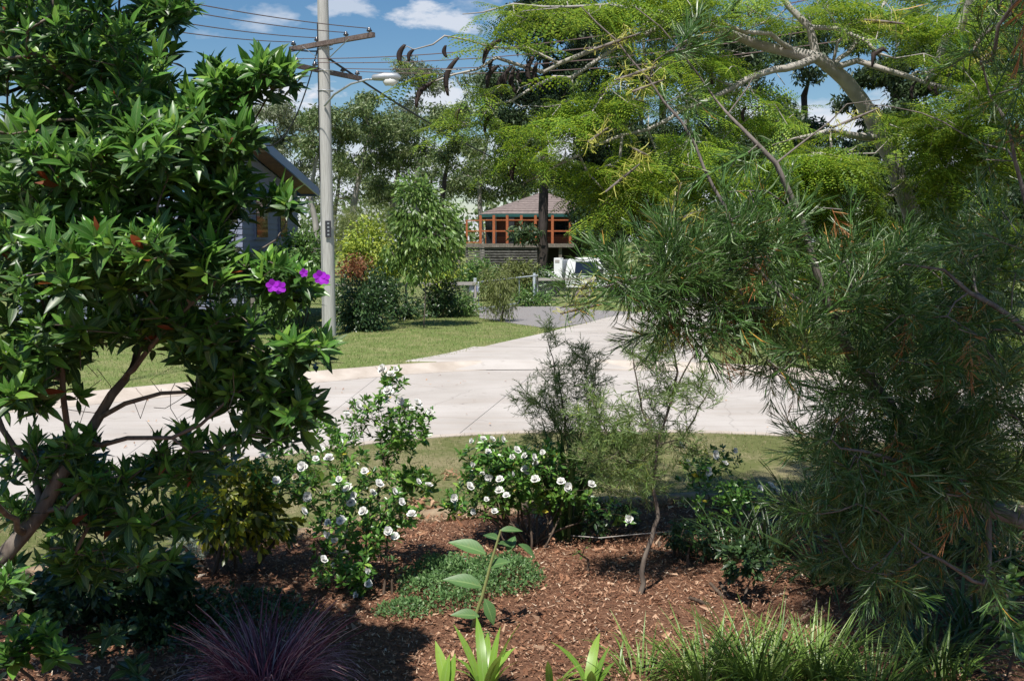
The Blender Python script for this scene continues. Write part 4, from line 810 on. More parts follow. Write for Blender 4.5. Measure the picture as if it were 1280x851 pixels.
shrub('weeping_shrub', 624, 402, 33.6, [(624, 350, 33.6, 22, 20, .45, 34), (622, 376, 33.6, 24, 18, .45, 30)], 'small weeping bottlebrush standing in front of the asphalt drive', 'olive', 3600, .11, tw=leaf_tpl([.05, .16, .12, .02], .15), droop=1.2, stems=2, cat='shrub')
shrub('garden_shrub', 605, 372, 45, [(600, 345, 45, 18, 14, .6, 14)], 'bright green shrub in front of the deck house skirt', 'mid', 1500, .15)
shrub('garden_shrub', 650, 376, 46, [(648, 350, 46, 26, 20, .8, 20)], 'olive garden shrub between the deck house skirt and the gate', 'olive', 2400, .15)
shrub('garden_shrub', 585, 372, 47, [(582, 350, 47, 14, 12, .6, 10)], 'grey green low shrub beside the two old posts', 'olive', 900, .15)
shrub('hedge_bush', 378, 405, 31.5, [(380, 320, 32, 22, 34, .6, 40), (358, 345, 31, 24, 30, .5, 40), (395, 345, 31.5, 12, 30, .4, 14), (350, 385, 30.5, 30, 18, .5, 20)], 'tall green bush between the grey house wall and the power pole', 'mid', 6500, .15)
shrub('hedge_bush', 270, 400, 28.6, [(300, 350, 28.6, 34, 26, .5, 30), (250, 360, 28.6, 34, 26, .5, 30), (200, 370, 28.6, 40, 26, .5, 26), (140, 375, 28.6, 40, 26, .5, 26)], 'long dark hedge under the grey house windows', 'bushd', 6000, .16)
shrub('weed_clump', 660, 385, 41.6, [(665, 375, 41.6, 24, 7, .4, 16)], 'leafy green weeds at the back edge of the asphalt drive', 'mid', 1100, .13)
shrub('bank_shrub', 825, 385, 48, [(830, 345, 48, 40, 22, 1, 26), (880, 350, 48, 30, 20, 1, 18), (930, 350, 47, 40, 25, 1, 22)], 'mixed yellow green shrubs behind the side street bend', 'olive', 5200, .18)
shrub('bank_shrub', 1000, 400, 42, [(1000, 370, 42, 50, 28, 1, 30), (1080, 380, 40, 50, 34, 1, 30), (1180, 390, 38, 70, 40, 1, 40)], 'dark roadside shrubs behind the far right lawn', 'bushd', 7000, .18)
shrub('garden_shrub', 682, 372, 45.6, [(682, 358, 45.6, 11, 15, .5, 12)], 'small dark shrub behind the fence just left of the white truck', 'bushd', 1200, .14)
shrub('bank_shrub', 720, 380, 52, [(700, 352, 54, 30, 12, 1, 14)], 'low green growth under the tall pine beside the truck', 'mid', 1200, .16)

# ------------------------------------------------------------------ tibouchina (left foreground)
def tibouchina():
    base = np.array([-2.95, 5.0, 0.0]); t = thing('tibouchina_tree', base, 'large glossy leaved tree with purple flowers filling the left foreground', 'tree')
    sk = Skel(60000); RS[0] = .62
    sk.limb([(-2.95, 4.95, -.1, .05), (-2.75, 4.95, .5, .045)]+shape((-20, 720, 4.95, .066), (32, 668, 5, .062), (70, 605, 5, .055), (104, 548, 5.02, .045), (140, 495, 5.05, .036), (168, 445, 5.1, .028), (190, 380, 5.1, .02), (190, 300, 5.1, .016), (170, 200, 5.1, .013), (150, 100, 5.1, .01), (150, -20, 5.1, .008)), .1, .006)
    for l in ([(103, 563, 5.0, .02), (130, 558, 4.9, .019), (165, 549, 4.85, .017), (215, 547, 4.8, .015), (250, 527, 4.8, .013), (285, 502, 4.8, .011), (325, 470, 4.85, .008)],
              [(128, 512, 5.0, .022), (160, 500, 4.9, .018), (200, 492, 4.9, .015), (240, 486, 4.9, .012), (300, 470, 4.9, .009), (350, 440, 4.8, .007)],
              [(60, 620, 5.05, .03), (20, 560, 5.1, .024), (-20, 480, 5.1, .02), (-20, 350, 5.1, .015), (0, 200, 5.1, .012), (20, 40, 5.1, .009)],
              [(95, 570, 5.0, .026), (80, 500, 4.8, .022), (75, 420, 4.7, .018), (70, 300, 4.7, .014), (60, 180, 4.7, .01)],
              [(150, 480, 5.05, .022), (190, 430, 4.8, .018), (240, 380, 4.7, .014), (300, 330, 4.7, .010), (345, 300, 4.75, .007)],
              [(190, 330, 5.1, .016), (240, 250, 5.0, .012), (290, 190, 4.95, .009), (330, 130, 4.9, .006)],
              [(32, 668, 5.0, .03), (10, 640, 4.6, .02), (-20, 600, 4.2, .018), (-60, 500, 4.0, .015)],
              [(104, 548, 5.02, .016), (60, 560, 5.3, .012), (0, 590, 5.4, .009)]):
        sk.limb(shape(*l), .1, .008)
    RS[0] = 1.0
    cr = [(50, 50, 5.2, 100, 80, .9, 80), (140, 90, 5.0, 80, 80, .8, 70), (205, 8, 5.0, 34, 22, .3, 14), (60, 200, 5.0, 90, 80, .9, 95), (170, 190, 4.8, 90, 70, .8, 90), (235, 165, 4.9, 46, 55, .5, 26),
          (280, 110, 4.9, 40, 32, .3, 20), (335, 92, 4.9, 34, 22, .25, 14), (285, 180, 4.9, 42, 32, .4, 24), (262, 265, 4.85, 30, 40, .3, 18), (288, 240, 4.85, 26, 26, .3, 12), (345, 252, 4.85, 26, 8, .2, 5),
          (60, 320, 4.7, 90, 70, .8, 65), (170, 310, 4.7, 90, 60, .8, 60), (250, 335, 4.8, 50, 40, .5, 28), (335, 338, 4.8, 40, 16, .3, 11), (365, 355, 4.8, 40, 20, .3, 12),
          (375, 435, 4.8, 46, 18, .3, 13), (330, 465, 4.9, 50, 22, .3, 9), (290, 405, 4.9, 44, 26, .4, 11), (60, 415, 4.8, 70, 34, .6, 26), (180, 405, 4.9, 80, 28, .5, 26), (255, 430, 4.85, 50, 24, .3, 12), (12, 470, 4.6, 30, 40, .3, 12),
          (350, 500, 4.9, 56, 26, .3, 16), (270, 485, 4.9, 40, 22, .2, 9),
          (40, 580, 5.2, 60, 22, .5, 12), (120, 600, 5.3, 70, 22, .5, 18), (215, 590, 5.2, 60, 18, .4, 16), (70, 640, 5.3, 80, 26, .5, 16), (170, 650, 5.4, 80, 24, .5, 18), (130, 700, 5.5, 90, 26, .5, 22), (250, 560, 5.0, 60, 26, .3, 8), (340, 530, 4.9, 50, 30, .3, 9), (50, 480, 4.8, 60, 40, .4, 12), (230, 640, 5.5, 50, 20, .4, 6),
          (0, 720, 5.0, 40, 30, .4, 10), (90, 560, 5.1, 60, 20, .4, 10),
          # rest of the crown above and left of frame; high clump added for shade
          (60, -120, 5.0, 190, 90, 1.2, 90), (-140, 60, 5.0, 120, 160, 1.2, 50), (-140, 330, 4.8, 110, 160, 1.1, 40), (-60, -330, 6.0, 200, 90, .9, 100), (-330, 100, 5.2, 180, 250, .9, 60)]
    tips = above(blobs(cr, 2.5), .15); e = sk.grow(tips, .11, .35, .5, .05, .0022, order_from=base); ne = len(e); sk.grow(above(blobs([(100, 490, 4.9, 100, 60, .5, 34), (230, 500, 4.9, 90, 50, .4, 26), (330, 470, 4.8, 60, 50, .4, 14), (60, 560, 5.0, 60, 60, .4, 16), (200, 380, 4.9, 120, 50, .5, 20)]), .15), .09, .2, .5, .045, .0016, order_from=base); sk.tube('branches', M['bark_dark'], t, 7)
    E = sk.P[e]; D = ends_dir(sk, e)
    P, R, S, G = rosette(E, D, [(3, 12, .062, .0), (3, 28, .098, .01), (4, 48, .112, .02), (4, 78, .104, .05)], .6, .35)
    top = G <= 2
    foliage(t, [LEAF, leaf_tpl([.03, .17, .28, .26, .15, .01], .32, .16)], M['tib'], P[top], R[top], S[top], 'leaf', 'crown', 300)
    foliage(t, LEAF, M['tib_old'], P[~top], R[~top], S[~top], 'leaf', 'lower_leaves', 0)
    # bare inner twiglets
    # flowers
    pet = leaf_tpl([.12, .55, .85, .8, .35], .1, .05)
    for (px, py, Y) in ((341, 357, 4.28), (350, 359, 4.30), (400, 346, 4.25), (405, 348, 4.28), (380, 341, 4.3)):
        c = at(px, py, Y); s = .027 if px != 380 else .018; parts = []
        for k in range(5):
            a = 2*math.pi*k/5+px; ax = np.array([[math.cos(a), -.35, math.sin(a)]]); Vv, Qq = instance(pet, np.zeros((1, 3)), frames(ax, np.array([[0, -1., .2]])), np.array([s])); parts.append((Vv, Qq))
        V, Q = merge(parts); o = link('flower', quads('flower', V, Q, M['purple']), t); o.location = tuple(c-wloc(t))
tibouchina()

# ------------------------------------------------------------------ poinciana (upper right)
def frond_tpl(seed, npair=11, lets=9):
    r = np.random.default_rng(seed); parts = []; stem = []
    for i in range(npair):
        s = (i+1.2)/(npair+1); L = .26*math.sin(math.pi*(.18+.72*s))**.8; y = s*.9; z = -.28*s*s
        for sg in (-1, 1):
            ang = math.radians(62-18*s+r.normal()*4); d = np.array([sg*math.sin(ang), math.cos(ang), -.22-.15*r.random()]); d /= np.linalg.norm(d)
            a = np.array([0, y, z]); side = np.array([-d[1]*sg, d[0]*sg, 0]); side /= np.linalg.norm(side); up = np.cross(d, side)
            V = []; Q = []
            for k in range(lets):
                u = (k+.6)/lets; w = .036*math.sin(math.pi*(.15+.8*u)); p = a+d*L*u+np.array([0, 0, -.10*u*u*L/.26]); hw = L/lets*.36
                for q in (-1, 1):
                    tip = p+side*q*w+d*w*.35+np.array([0, 0, -.008]); b = len(V); V += [p-d*hw, tip-d*hw*.6, tip+d*hw*.6, p+d*hw]; Q.append((b, b+1, b+2, b+3))
            parts.append((np.array(V), np.array(Q)))
    V = []; Q = []
    for i in range(6):
        s = i/5; V += [(-.005, s*.92, -.28*s*s-.003), (.005, s*.92, -.28*s*s-.003)]
    for i in range(5): a = i*2; Q.append((a, a+1, a+3, a+2))
    parts.append((np.array(V), np.array(Q))); return merge(parts)
def pod(t, px, py, qx, qy, Y, w=.028):
    a = np.array(at(px, py, Y)); b = np.array(at(qx, qy, Y)); d = b-a; n = 9; side = np.array([d[2], 0, -d[0]])*.17; V = []; s = norm(np.array([[d[2], .0, -d[0]]]))[0]
    root = MB(); prof = []
    for i in range(n):
        u = i/(n-1); c = a+d*u+side*math.sin(math.pi*u); ww = w*math.sin(math.pi*(.06+.9*u))**.5+.003
        for k in range(8):
            an = 2*math.pi*k/8; prof.append(c+s*math.cos(an)*ww+np.array([0, 1, 0])*math.sin(an)*.009)
    Fs = [(i*8+k, i*8+(k+1) % 8, (i+1)*8+(k+1) % 8, (i+1)*8+k) for i in range(n-1) for k in range(8)]+[tuple(range(8)), tuple(range((n-1)*8, n*8))]
    root.add(prof, Fs, True); root.build('seed_pod', M['pod'], t)
LIMBS = [[(1140, 262, 9.4, 0), (1120, 225, 9.4, 0), (1102, 172, 9.3, 0), (1076, 125, 9.2, 0), (1040, 85, 9.1, 0), (1020, 72, 9.0, 0), (970, 62, 8.9, 0), (905, 40, 8.7, 0)], [(1018, 80, 9, 0), (985, 84, 8.8, 0), (932, 99, 8.5, 0)], [(1026, 72, 9, 0), (1010, 35, 9, 0), (985, 8, 9, 0)], [(1037, 78, 9, 0), (1070, 76, 9, 0), (1108, 88, 8.9, 0), (1157, 102, 8.8, 0)], [(1088, 174, 9.3, 0), (1062, 168, 9.1, 0), (1037, 164, 9, 0)], [(835, 140, 8, 0), (748, 181, 7.9, 0)], [(740, 64, 8.1, 0), (700, 80, 8, 0), (660, 86, 7.9, 0), (621, 73, 7.8, 0), (570, 93, 7.7, 0)], [(700, 96, 8, 0), (640, 126, 7.9, 0)]]
def poinciana():
    base = np.array(at(1190, 600, 9.6)); base[2] = 0; t = thing('poinciana_tree', base, 'spreading fern leaved tree with pale limbs and long dark hanging pods, upper right', 'tree')
    sk = Skel(40000); RS[0] = .70
    sk.limb([(*base-np.array([0, 0, .1]), .12)]+shape((1180, 480, 9.6, .135), (1155, 330, 9.5, .118), (1130, 245, 9.4, .108), (1102, 172, 9.3, .098), (1076, 125, 9.2, .09), (1040, 85, 9.1, .082), (1020, 72, 9.0, .072), (970, 62, 8.9, .060), (905, 40, 8.7, .048), (861, 24, 8.6, .038), (835, 32, 8.5, .03), (800, 12, 8.4, .026), (760, -8, 8.4, .02)), .15, .006)
    for l in ([(1018, 80, 9.0, .050), (985, 84, 8.8, .042), (932, 99, 8.5, .034), (900, 118, 8.3, .026), (858, 135, 8.1, .022), (810, 163, 8.0, .019), (748, 181, 7.9, .016), (700, 205, 7.8, .012), (652, 231, 7.8, .007)],
              [(1026, 72, 9.05, .055), (1010, 35, 9.0, .045), (985, 8, 9.0, .036), (960, -40, 9.0, .025)],
              [(1037, 78, 9.05, .04), (1070, 76, 9.0, .036), (1108, 88, 8.9, .032), (1157, 102, 8.8, .028), (1200, 116, 8.7, .024), (1249, 134, 8.6, .02), (1310, 150, 8.6, .014)],
              [(1012, 36, 9.0, .028), (1045, 35, 8.9, .026), (1080, 52, 8.8, .022), (1098, 65, 8.7, .018), (1118, 72, 8.7, .012), (1120, 60, 8.7, .008)],
              [(1046, 72, 9.1, .024), (1047, 52, 9.0, .018), (1056, 44, 9.0, .01)],
              [(1088, 174, 9.3, .05), (1062, 168, 9.1, .04), (1037, 164, 9.0, .03), (1000, 172, 8.9, .018)],
              [(1000, 70, 9.0, .03), (960, 45, 8.7, .026), (930, 40, 8.5, .022), (880, 22, 8.4, .018), (830, 14, 8.3, .014), (782, 50, 8.2, .016)],
              [(835, 32, 8.5, .026), (782, 52, 8.2, .026), (740, 64, 8.1, .024), (700, 80, 8.0, .023), (680, 90, 8.0, .022), (655, 84, 7.9, .019), (621, 73, 7.8, .017), (596, 86, 7.7, .013), (570, 93, 7.7, .010), (540, 103, 7.6, .007)],
              [(782, 52, 8.2, .024), (745, 78, 8.1, .022), (712, 96, 8.0, .020), (690, 96, 8.0, .018), (668, 110, 7.9, .015), (640, 126, 7.9, .012), (612, 132, 7.8, .008)],
              [(700, 80, 8.0, .014), (660, 60, 7.9, .013), (613, 60, 7.8, .011), (585, 48, 7.7, .010), (559, 46, 7.6, .009), (540, 55, 7.6, .008), (520, 62, 7.6, .006), (506, 56, 7.6, .004), (500, 66, 7.6, .003)],
              [(800, 12, 8.4, .02), (740, 8, 8.2, .016), (680, 8, 8.0, .013), (640, 7, 7.9, .010), (600, 16, 7.8, .007), (578, 18, 7.8, .004)],
              [(652, 231, 7.8, .008), (690, 200, 7.8, .007), (650, 196, 7.8, .005), (642, 215, 7.8, .004)],
              [(905, 40, 8.7, .03), (860, 70, 8.3, .024), (800, 90, 8.0, .018), (760, 110, 7.8, .012), (740, 140, 7.7, .008)],
              [(1040, 85, 9.1, .03), (1090, 30, 9.6, .025), (1130, -40, 9.8, .02)]):
        sk.limb(shape(*l), .14, .008)
    sk.finish(.0); RS[0] = 1.0
    cr = [(740, 14, 8.2, 80, 16, .7, 24), (640, 22, 7.9, 34, 10, .4, 5), (860, 10, 8.5, 90, 24, .8, 46), (640, 105, 7.9, 40, 12, .4, 8), (600, 118, 7.8, 30, 8, .3, 5), (565, 90, 7.6, 20, 6, .2, 3), (620, 60, 7.8, 40, 8, .3, 5),
          (700, 135, 8, 60, 14, .5, 16), (760, 150, 8.0, 60, 22, .6, 26), (600, 152, 7.8, 40, 12, .4, 7), (660, 165, 7.8, 40, 10, .4, 7), (640, 205, 7.8, 34, 8, .3, 5), (690, 190, 7.8, 40, 14, .4, 8),
          (820, 110, 8.2, 60, 50, .7, 30), (900, 90, 8.6, 60, 40, .8, 30), (760, 215, 7.9, 50, 20, .5, 24), (800, 240, 8.0, 50, 24, .5, 28), (860, 200, 8.3, 60, 40, .8, 40), (770, 265, 7.9, 34, 18, .4, 12),
          (960, 20, 8.9, 60, 24, .8, 26), (1040, 10, 9.2, 60, 26, .9, 26), (1120, 20, 9.4, 60, 34, 1, 34), (1200, 30, 9.2, 70, 40, 1, 40), (1180, 80, 9.0, 60, 24, .8, 22), (1240, 110, 8.9, 50, 30, .8, 26),
          (960, 150, 8.8, 50, 50, .8, 30), (1010, 215, 8.6, 60, 26, .6, 64), (1060, 205, 8.6, 50, 26, .5, 44), (1230, 150, 8.4, 60, 50, .5, 50), (1000, 370, 8.4, 80, 50, .5, 50), (1230, 300, 8.4, 70, 50, .5, 50), (1120, 360, 8.6, 70, 50, .5, 50), (950, 240, 8.7, 60, 30, .7, 40), (1040, 260, 9.0, 60, 34, .7, 40), (1160, 160, 8.8, 50, 26, .7, 36), (1180, 210, 8.8, 60, 40, .7, 44), (1240, 190, 8.8, 50, 30, .7, 30),
          (900, 290, 8.6, 60, 34, .7, 36), (980, 320, 8.8, 60, 40, .7, 36), (1060, 330, 9.0, 70, 50, .8, 40), (1180, 310, 9.0, 80, 60, .8, 50), (1130, 420, 9.2, 90, 60, .8, 50), (1230, 420, 9.0, 60, 70, .8, 40), (1180, 520, 9.2, 90, 50, .8, 36),
          (1240, 560, 9, 60, 50, .8, 24), (1090, 500, 9.3, 60, 50, .8, 20), (1110, 240, 8.7, 20, 20, .2, 5),
          (1180, -330, 6.0, 220, 60, .9, 70), (1350, -420, 4.7, 300, 120, .8, 300), (1300, -330, 6.2, 300, 90, 1.0, 60), (1150, -60, 10.2, 150, 40, .8, 14), (1330, 200, 9, 60, 200, 1, 60), (750, -90, 9.0, 120, 40, .6, 16)]  # high clumps beyond the frame, added to shade the right of the bed
    tips = above(blobs(cr, 1.05), .4); e = sk.grow(tips, .16, .2, .5, .07, .0032, order_from=base); sk.tube('limbs', M['bark_pale'], t, 9)
    E = sk.P[e]; D = ends_dir(sk, e); m = 3; idx = np.repeat(np.arange(len(E)), m); n = len(idx)
    az = rng.uniform(0, 2*np.pi, n); u = D[idx]*.4+np.stack([np.cos(az), np.sin(az), -.25+.65*rng.random(n)], 1); R = frames(u, np.array([0, -.15, 1.])+rng.normal(size=(n, 3))*.38)
    P = E[idx]-D[idx]*rng.random((n, 1))*.12; S = .40*(.55+.8*rng.random(n))
    x, y, d = project(P)          # keep the sparse open area of sky clear
    # fronds spread sideways off the big limbs, not across them
    LP = np.array([q for l in LIMBS for q in smoothline([(a, b, c, 0) for a, b, c, r in l], 12)]); fx, fy, fd = project(P+R[:, :, 1]*S[:, None]*.45)
    hit = ((np.hypot(fx[:, None]-LP[None, :, 0], fy[:, None]-LP[None, :, 1]) < 24) & (fd[:, None] < LP[None, :, 2]+.25)).any(1) & (rng.random(n) < .9); P, R, S = P[~hit], R[~hit], S[~hit]
    foliage(t, [frond_tpl(1, 8, 6), frond_tpl(2, 7, 6), frond_tpl(3, 8, 6)], M['poin'], P, R, S, 'frond', 'crown', 300)
    for a in ((540, 103, 520, 134, 7.6), (573, 72, 560, 120, 7.6), (626, 50, 604, 80, 7.7), (623, 82, 609, 110, 7.8), (616, 74, 614, 90, 7.8), (640, 82, 632, 112, 7.8), (643, 85, 645, 117, 7.85), (630, 92, 627, 120, 7.8), (648, 88, 652, 104, 7.9), (667, 70, 664, 106, 7.9), (671, 78, 677, 112, 7.95), (557, 57, 558, 72, 7.6), (506, 56, 501, 82, 7.6), (517, 62, 511, 77, 7.6),
              (575, 136, 571, 151, 7.7), (618, 142, 606, 166, 7.8), (925, 0, 915, 20, 8.6), (1145, 102, 1141, 124, 8.8), (1196, 80, 1187, 106, 8.7), (1171, 105, 1172, 120, 8.7), (1160, 98, 1165, 115, 8.7), (650, 196, 641, 226, 7.8), (890, 88, 893, 108, 8.4), (756, 110, 753, 128, 7.8), (932, 134, 930, 152, 8.5)):
        pod(t, *a[:4], a[4]-.03, .0165 if a[3]-a[1] > 25 else .012)
    # pods that have twisted over the limbs
    MB().tube(shape3((1090, 84, 8.7), (1092, 68, 8.7), (1104, 61, 8.7), (1110, 66, 8.7)), [.01, .025, .02, .006], 6).build('seed_pod', M['pod'], t)
def shape3(*p): return [tuple(at(a, b, c)) for a, b, c in p]
poinciana()

# ------------------------------------------------------------------ grevilleas
def needle_spray(seed, nleaf=14, segs=5, L=.092, w=.0027, twig=.19, curl=.35):
    bend = 1.9
    """twig along +Y with divided needle leaves; unit length = 1 -> scaled by metres"""
    r = np.random.default_rng(seed); V = []; Q = []
    def strip(a, b, c, wd):
        d = norm((c-a)[None])[0]; s = np.cross(d, norm(r.normal(size=(1, 3)))[0]); s = s/max(np.linalg.norm(s), 1e-6)*wd/2; k = len(V)
        V.extend([a-s, a+s, b-s, b+s, c-s*.3, c+s*.3]); Q.append((k, k+1, k+3, k+2)); Q.append((k+2, k+3, k+5, k+4))
    strip(np.zeros(3), np.array([0, twig*.5, 0]), np.array([0, twig, 0]), w*2.2)
    for i in range(nleaf):
        y = twig*(.08+.92*i/(nleaf-1)); ph = i*2.4+r.random()*.6; sp = math.radians(58-34*i/(nleaf-1)+r.normal()*7); d = np.array([math.sin(sp)*math.cos(ph), math.cos(sp), math.sin(sp)*math.sin(ph)]); a = np.array([0, y, 0]); l = L*(.7+.4*r.random())
        for k in range(segs):
            f = k/max(1, segs-1); st = a+d*l*.55*f*.8; dd = norm((d+r.normal(size=3)*.20+np.array([0, .15, 0]))[None])[0]; e = st+dd*l*(1-.45*f); mid = (st+e)/2+np.cross(dd, d)*.1*l+d*.09*l+np.array([0, 0, .05*l*r.normal()]); strip(st, mid, e, w)
    return np.array(V), np.array(Q)
def grev_leaves(t, sk, e, sprays, mat, per=2, size=1.0, droop=.15, name='leaf_spray', rest='crown', singles=300, updir=.15):
    E = sk.P[e]; D = ends_dir(sk, e); idx = np.repeat(np.arange(len(E)), per); n = len(idx)
    u = D[idx]+rng.normal(size=(n, 3))*.45; u[:, 2] += updir-droop*rng.random(n)*2; P = E[idx]-D[idx]*rng.random((n, 1))*.10
    foliage(t, sprays, mat, P, frames(u, rand_unit(n)), size*(.7+.6*rng.random(n)), name, rest, singles)
def big_grevillea():
    base = np.array([2.75, 4.25, 0.]); t = thing('grevillea_tree', base, 'large needle leaved grevillea leaning in across the right foreground', 'tree'); sk = Skel(60000); RS[0] = .72
    sk.limb([(*base-np.array([0, 0, .1]), .055), (2.55, 4.25, .55, .045)]+shape((1330, 690, 4.25, .052), (1285, 655, 4.25, .046), (1235, 636, 4.3, .042), (1185, 603, 4.35, .038), (1140, 545, 4.4, .036), (1100, 496, 4.4, .034), (1065, 445, 4.35, .030), (1038, 390, 4.3, .024), (1018, 330, 4.25, .020), (1002, 275, 4.25, .017), (968, 202, 4.2, .014), (925, 160, 4.2, .010), (895, 125, 4.35, .006), (850, 60, 4.3, .004), (795, 10, 4.3, .003)), .09, .004)
    sk.limb([(2.75, 4.25, .5, .03), (3.2, 3.9, 1.6, .028), (3.4, 3.5, 3.0, .024), (3.0, 3.2, 4.0, .02), (2.2, 3.05, 4.5, .014), (1.5, 3.0, 4.6, .008)], .12, .005)  # unseen overhead limb, added to carry the shading clumps
    for l in ([(1055, 432, 4.45, .014), (1035, 412, 4.3, .012), (1012, 392, 4.2, .010), (985, 385, 4.1, .008), (940, 385, 4.0, .006)],
              [(1100, 500, 4.45, .014), (1060, 490, 4.2, .011), (1000, 480, 4.1, .008), (960, 450, 4.0, .006)],
              [(955, 345, 4.2, .007), (938, 325, 4.1, .009), (905, 260, 4.1, .009), (880, 210, 4.1, .008), (850, 150, 4.1, .007), (790, 75, 4.1, .005), (726, 8, 4.1, .003)],
              [(1038, 395, 4.45, .012), (990, 370, 4.2, .010), (955, 345, 4.15, .0095), (900, 330, 4.1, .008), (850, 335, 4.1, .007), (800, 345, 4.0, .006), (740, 365, 4.0, .004), (700, 385, 4.0, .002)],
              [(1330, 690, 4.25, .03), (1330, 560, 4.1, .026), (1310, 450, 4.0, .022), (1270, 400, 4.0, .016), (1210, 365, 4.0, .012), (1180, 340, 4.0, .008), (1130, 330, 4.0, .005)],
              [(1300, 430, 4.0, .016), (1290, 300, 4.0, .013), (1270, 200, 4.0, .010), (1240, 120, 4.0, .007), (1220, 60, 4.0, .004)],
              [(1280, 195, 4.2, .008), (1262, 188, 4.2, .007), (1230, 180, 4.2, .005), (1150, 140, 4.2, .003), (1080, 130, 4.2, .002)],
              [(1240, 640, 4.3, .02), (1230, 730, 4.2, .012), (1180, 700, 4.1, .009), (1150, 690, 4.0, .006), (1100, 640, 4.0, .004)],
              [(1185, 603, 4.35, .02), (1150, 590, 4.1, .014), (1100, 570, 4.0, .010), (1050, 560, 3.9, .006)],
              [(968, 202, 4.4, .006), (1010, 175, 4.4, .005), (1060, 130, 4.4, .003), (1100, 125, 4.4, .002)],
              [(925, 160, 4.35, .005), (935, 110, 4.3, .004), (945, 90, 4.3, .002)],
              [(1002, 275, 4.45, .006), (960, 240, 4.3, .005), (910, 240, 4.2, .003)]):
        sk.limb(shape(*l), .08, .004)
    sk.finish(0); RS[0] = 1.0
    cr = [(845, 325, 4.1, 46, 28, .3, 30), (800, 358, 4.0, 44, 18, .2, 26), (870, 330, 4.1, 50, 44, .3, 36), (930, 300, 4.2, 60, 50, .4, 40), (860, 385, 4.0, 50, 26, .2, 24), (930, 395, 4.1, 60, 30, .3, 30), (985, 450, 4.1, 44, 34, .3, 22), (1000, 400, 4.2, 50, 60, .4, 32),
          (960, 190, 4.3, 50, 40, .3, 5), (1000, 260, 4.4, 60, 40, .3, 4), (900, 250, 4.2, 50, 36, .3, 6), (1050, 330, 4.4, 60, 34, .4, 18), (1090, 390, 4.4, 70, 60, .4, 46), (1170, 350, 4.3, 70, 40, .5, 28), (1170, 420, 4.2, 80, 60, .5, 56), (1240, 310, 4.1, 60, 60, .5, 28), (1250, 200, 4.0, 50, 50, .4, 9), (1250, 60, 4.0, 40, 50, .4, 14), (1270, 120, 4, 30, 40, .3, 12),
          (1250, 460, 4.2, 60, 70, .5, 44), (1080, 500, 4.3, 70, 50, .4, 40), (1150, 540, 4.2, 70, 50, .4, 64), (1060, 570, 4.1, 50, 40, .3, 30), (1090, 630, 4.2, 70, 50, .4, 44), (1180, 600, 4.2, 60, 60, .4, 44), (1230, 580, 4.2, 60, 50, .4, 26), (1120, 700, 4.2, 70, 50, .4, 34), (1020, 640, 4.2, 40, 40, .3, 12), (1240, 700, 4.2, 50, 50, .3, 12),
          (820, 60, 4.2, 60, 40, .2, 6), (870, 130, 4.2, 40, 30, .2, 6), (715, 385, 4.0, 20, 10, .1, 3),
          (1420, 200, 4.2, 90, 200, .7, 50), (1360, 500, 4.2, 70, 120, .7, 50), (1300, -60, 4.0, 120, 70, .7, 30), (1430, -430, 3.0, 330, 140, .3, 220), (1230, -470, 2.75, 220, 90, .22, 190), (1150, -60, 3.6, 100, 50, .5, 12), (1450, -100, 3.4, 200, 300, .8, 80)]  # overhead clumps out of view, put in to darken the lower right
    e = sk.grow(above(blobs(cr, .58), .15), .08, .3, .5, .06, .0021, order_from=base); sk.tube('branches', M['bark_grev'], t, 6)
    sp = [needle_spray(k) for k in (11, 12, 13, 14)]
    dead = rng.random(len(e)) < .035
    grev_leaves(t, sk, e[~dead], sp, M['grev'], 2, 1.0, singles=300)
    grev_leaves(t, sk, e[dead], [needle_spray(5, 12, 5)], M['grev_old'], 1, .9, 1.2, 'dead_spray', 'dead_needles', 40, -.5)
    # flower heads: curling yellow styles on grey spikes
    def flower(px, py, Y, qx, qy):
        a = np.array(at(px, py, Y)); b = np.array(at(qx, qy, Y)); mb = MB(); d = b-a; n = 34
        mb.tube([a, (a+b)/2, b], [.004, .006, .003], 5); fl = mb.build('flower_spike', M['bark_grev'], t); V = []; Q = []
        for i in range(n):
            u = rng.random(); p = a+d*u; r = rand_unit(1)[0]; r2 = rand_unit(1)[0]; l = .035+.02*rng.random(); pts = [p, p+r*l*.6, p+r*l+r2*l*.35, p+r*l*.7+r2*l*.8]
            s = np.cross(r, r2); s = s/np.linalg.norm(s)*.0013
            for j in range(3): k = len(V); V += [pts[j]-s, pts[j]+s, pts[j+1]+s, pts[j+1]-s]; Q.append((k, k+1, k+2, k+3))
        link('flower_styles', quads('flower_styles', np.array(V)-wloc(t), np.array(Q), M['styles'], False), fl).parent = fl
    for f in ((742, 62, 4.1, 800, 42), (770, 100, 4.1, 820, 84), (790, 115, 4.1, 830, 100), (752, 380, 4.0, 700, 392), (757, 240, 4.1, 800, 205), (838, 270, 4.1, 852, 228), (845, 275, 4.1, 880, 262), (930, 385, 4.0, 925, 360), (978, 405, 4.0, 985, 370), (968, 400, 4.0, 995, 392), (900, 378, 4.0, 910, 362), (1080, 25, 4.2, 1130, 30), (1040, 160, 4.3, 1100, 135), (1225, 75, 4.1, 1250, 60), (715, 372, 4.0, 740, 350), (830, 345, 4.0, 860, 330), (735, 178, 4.1, 760, 160), (790, 185, 4.1, 812, 196), (1000, 440, 4.0, 1010, 425), (850, 420, 4.0, 830, 432)): flower(*f)
big_grevillea()
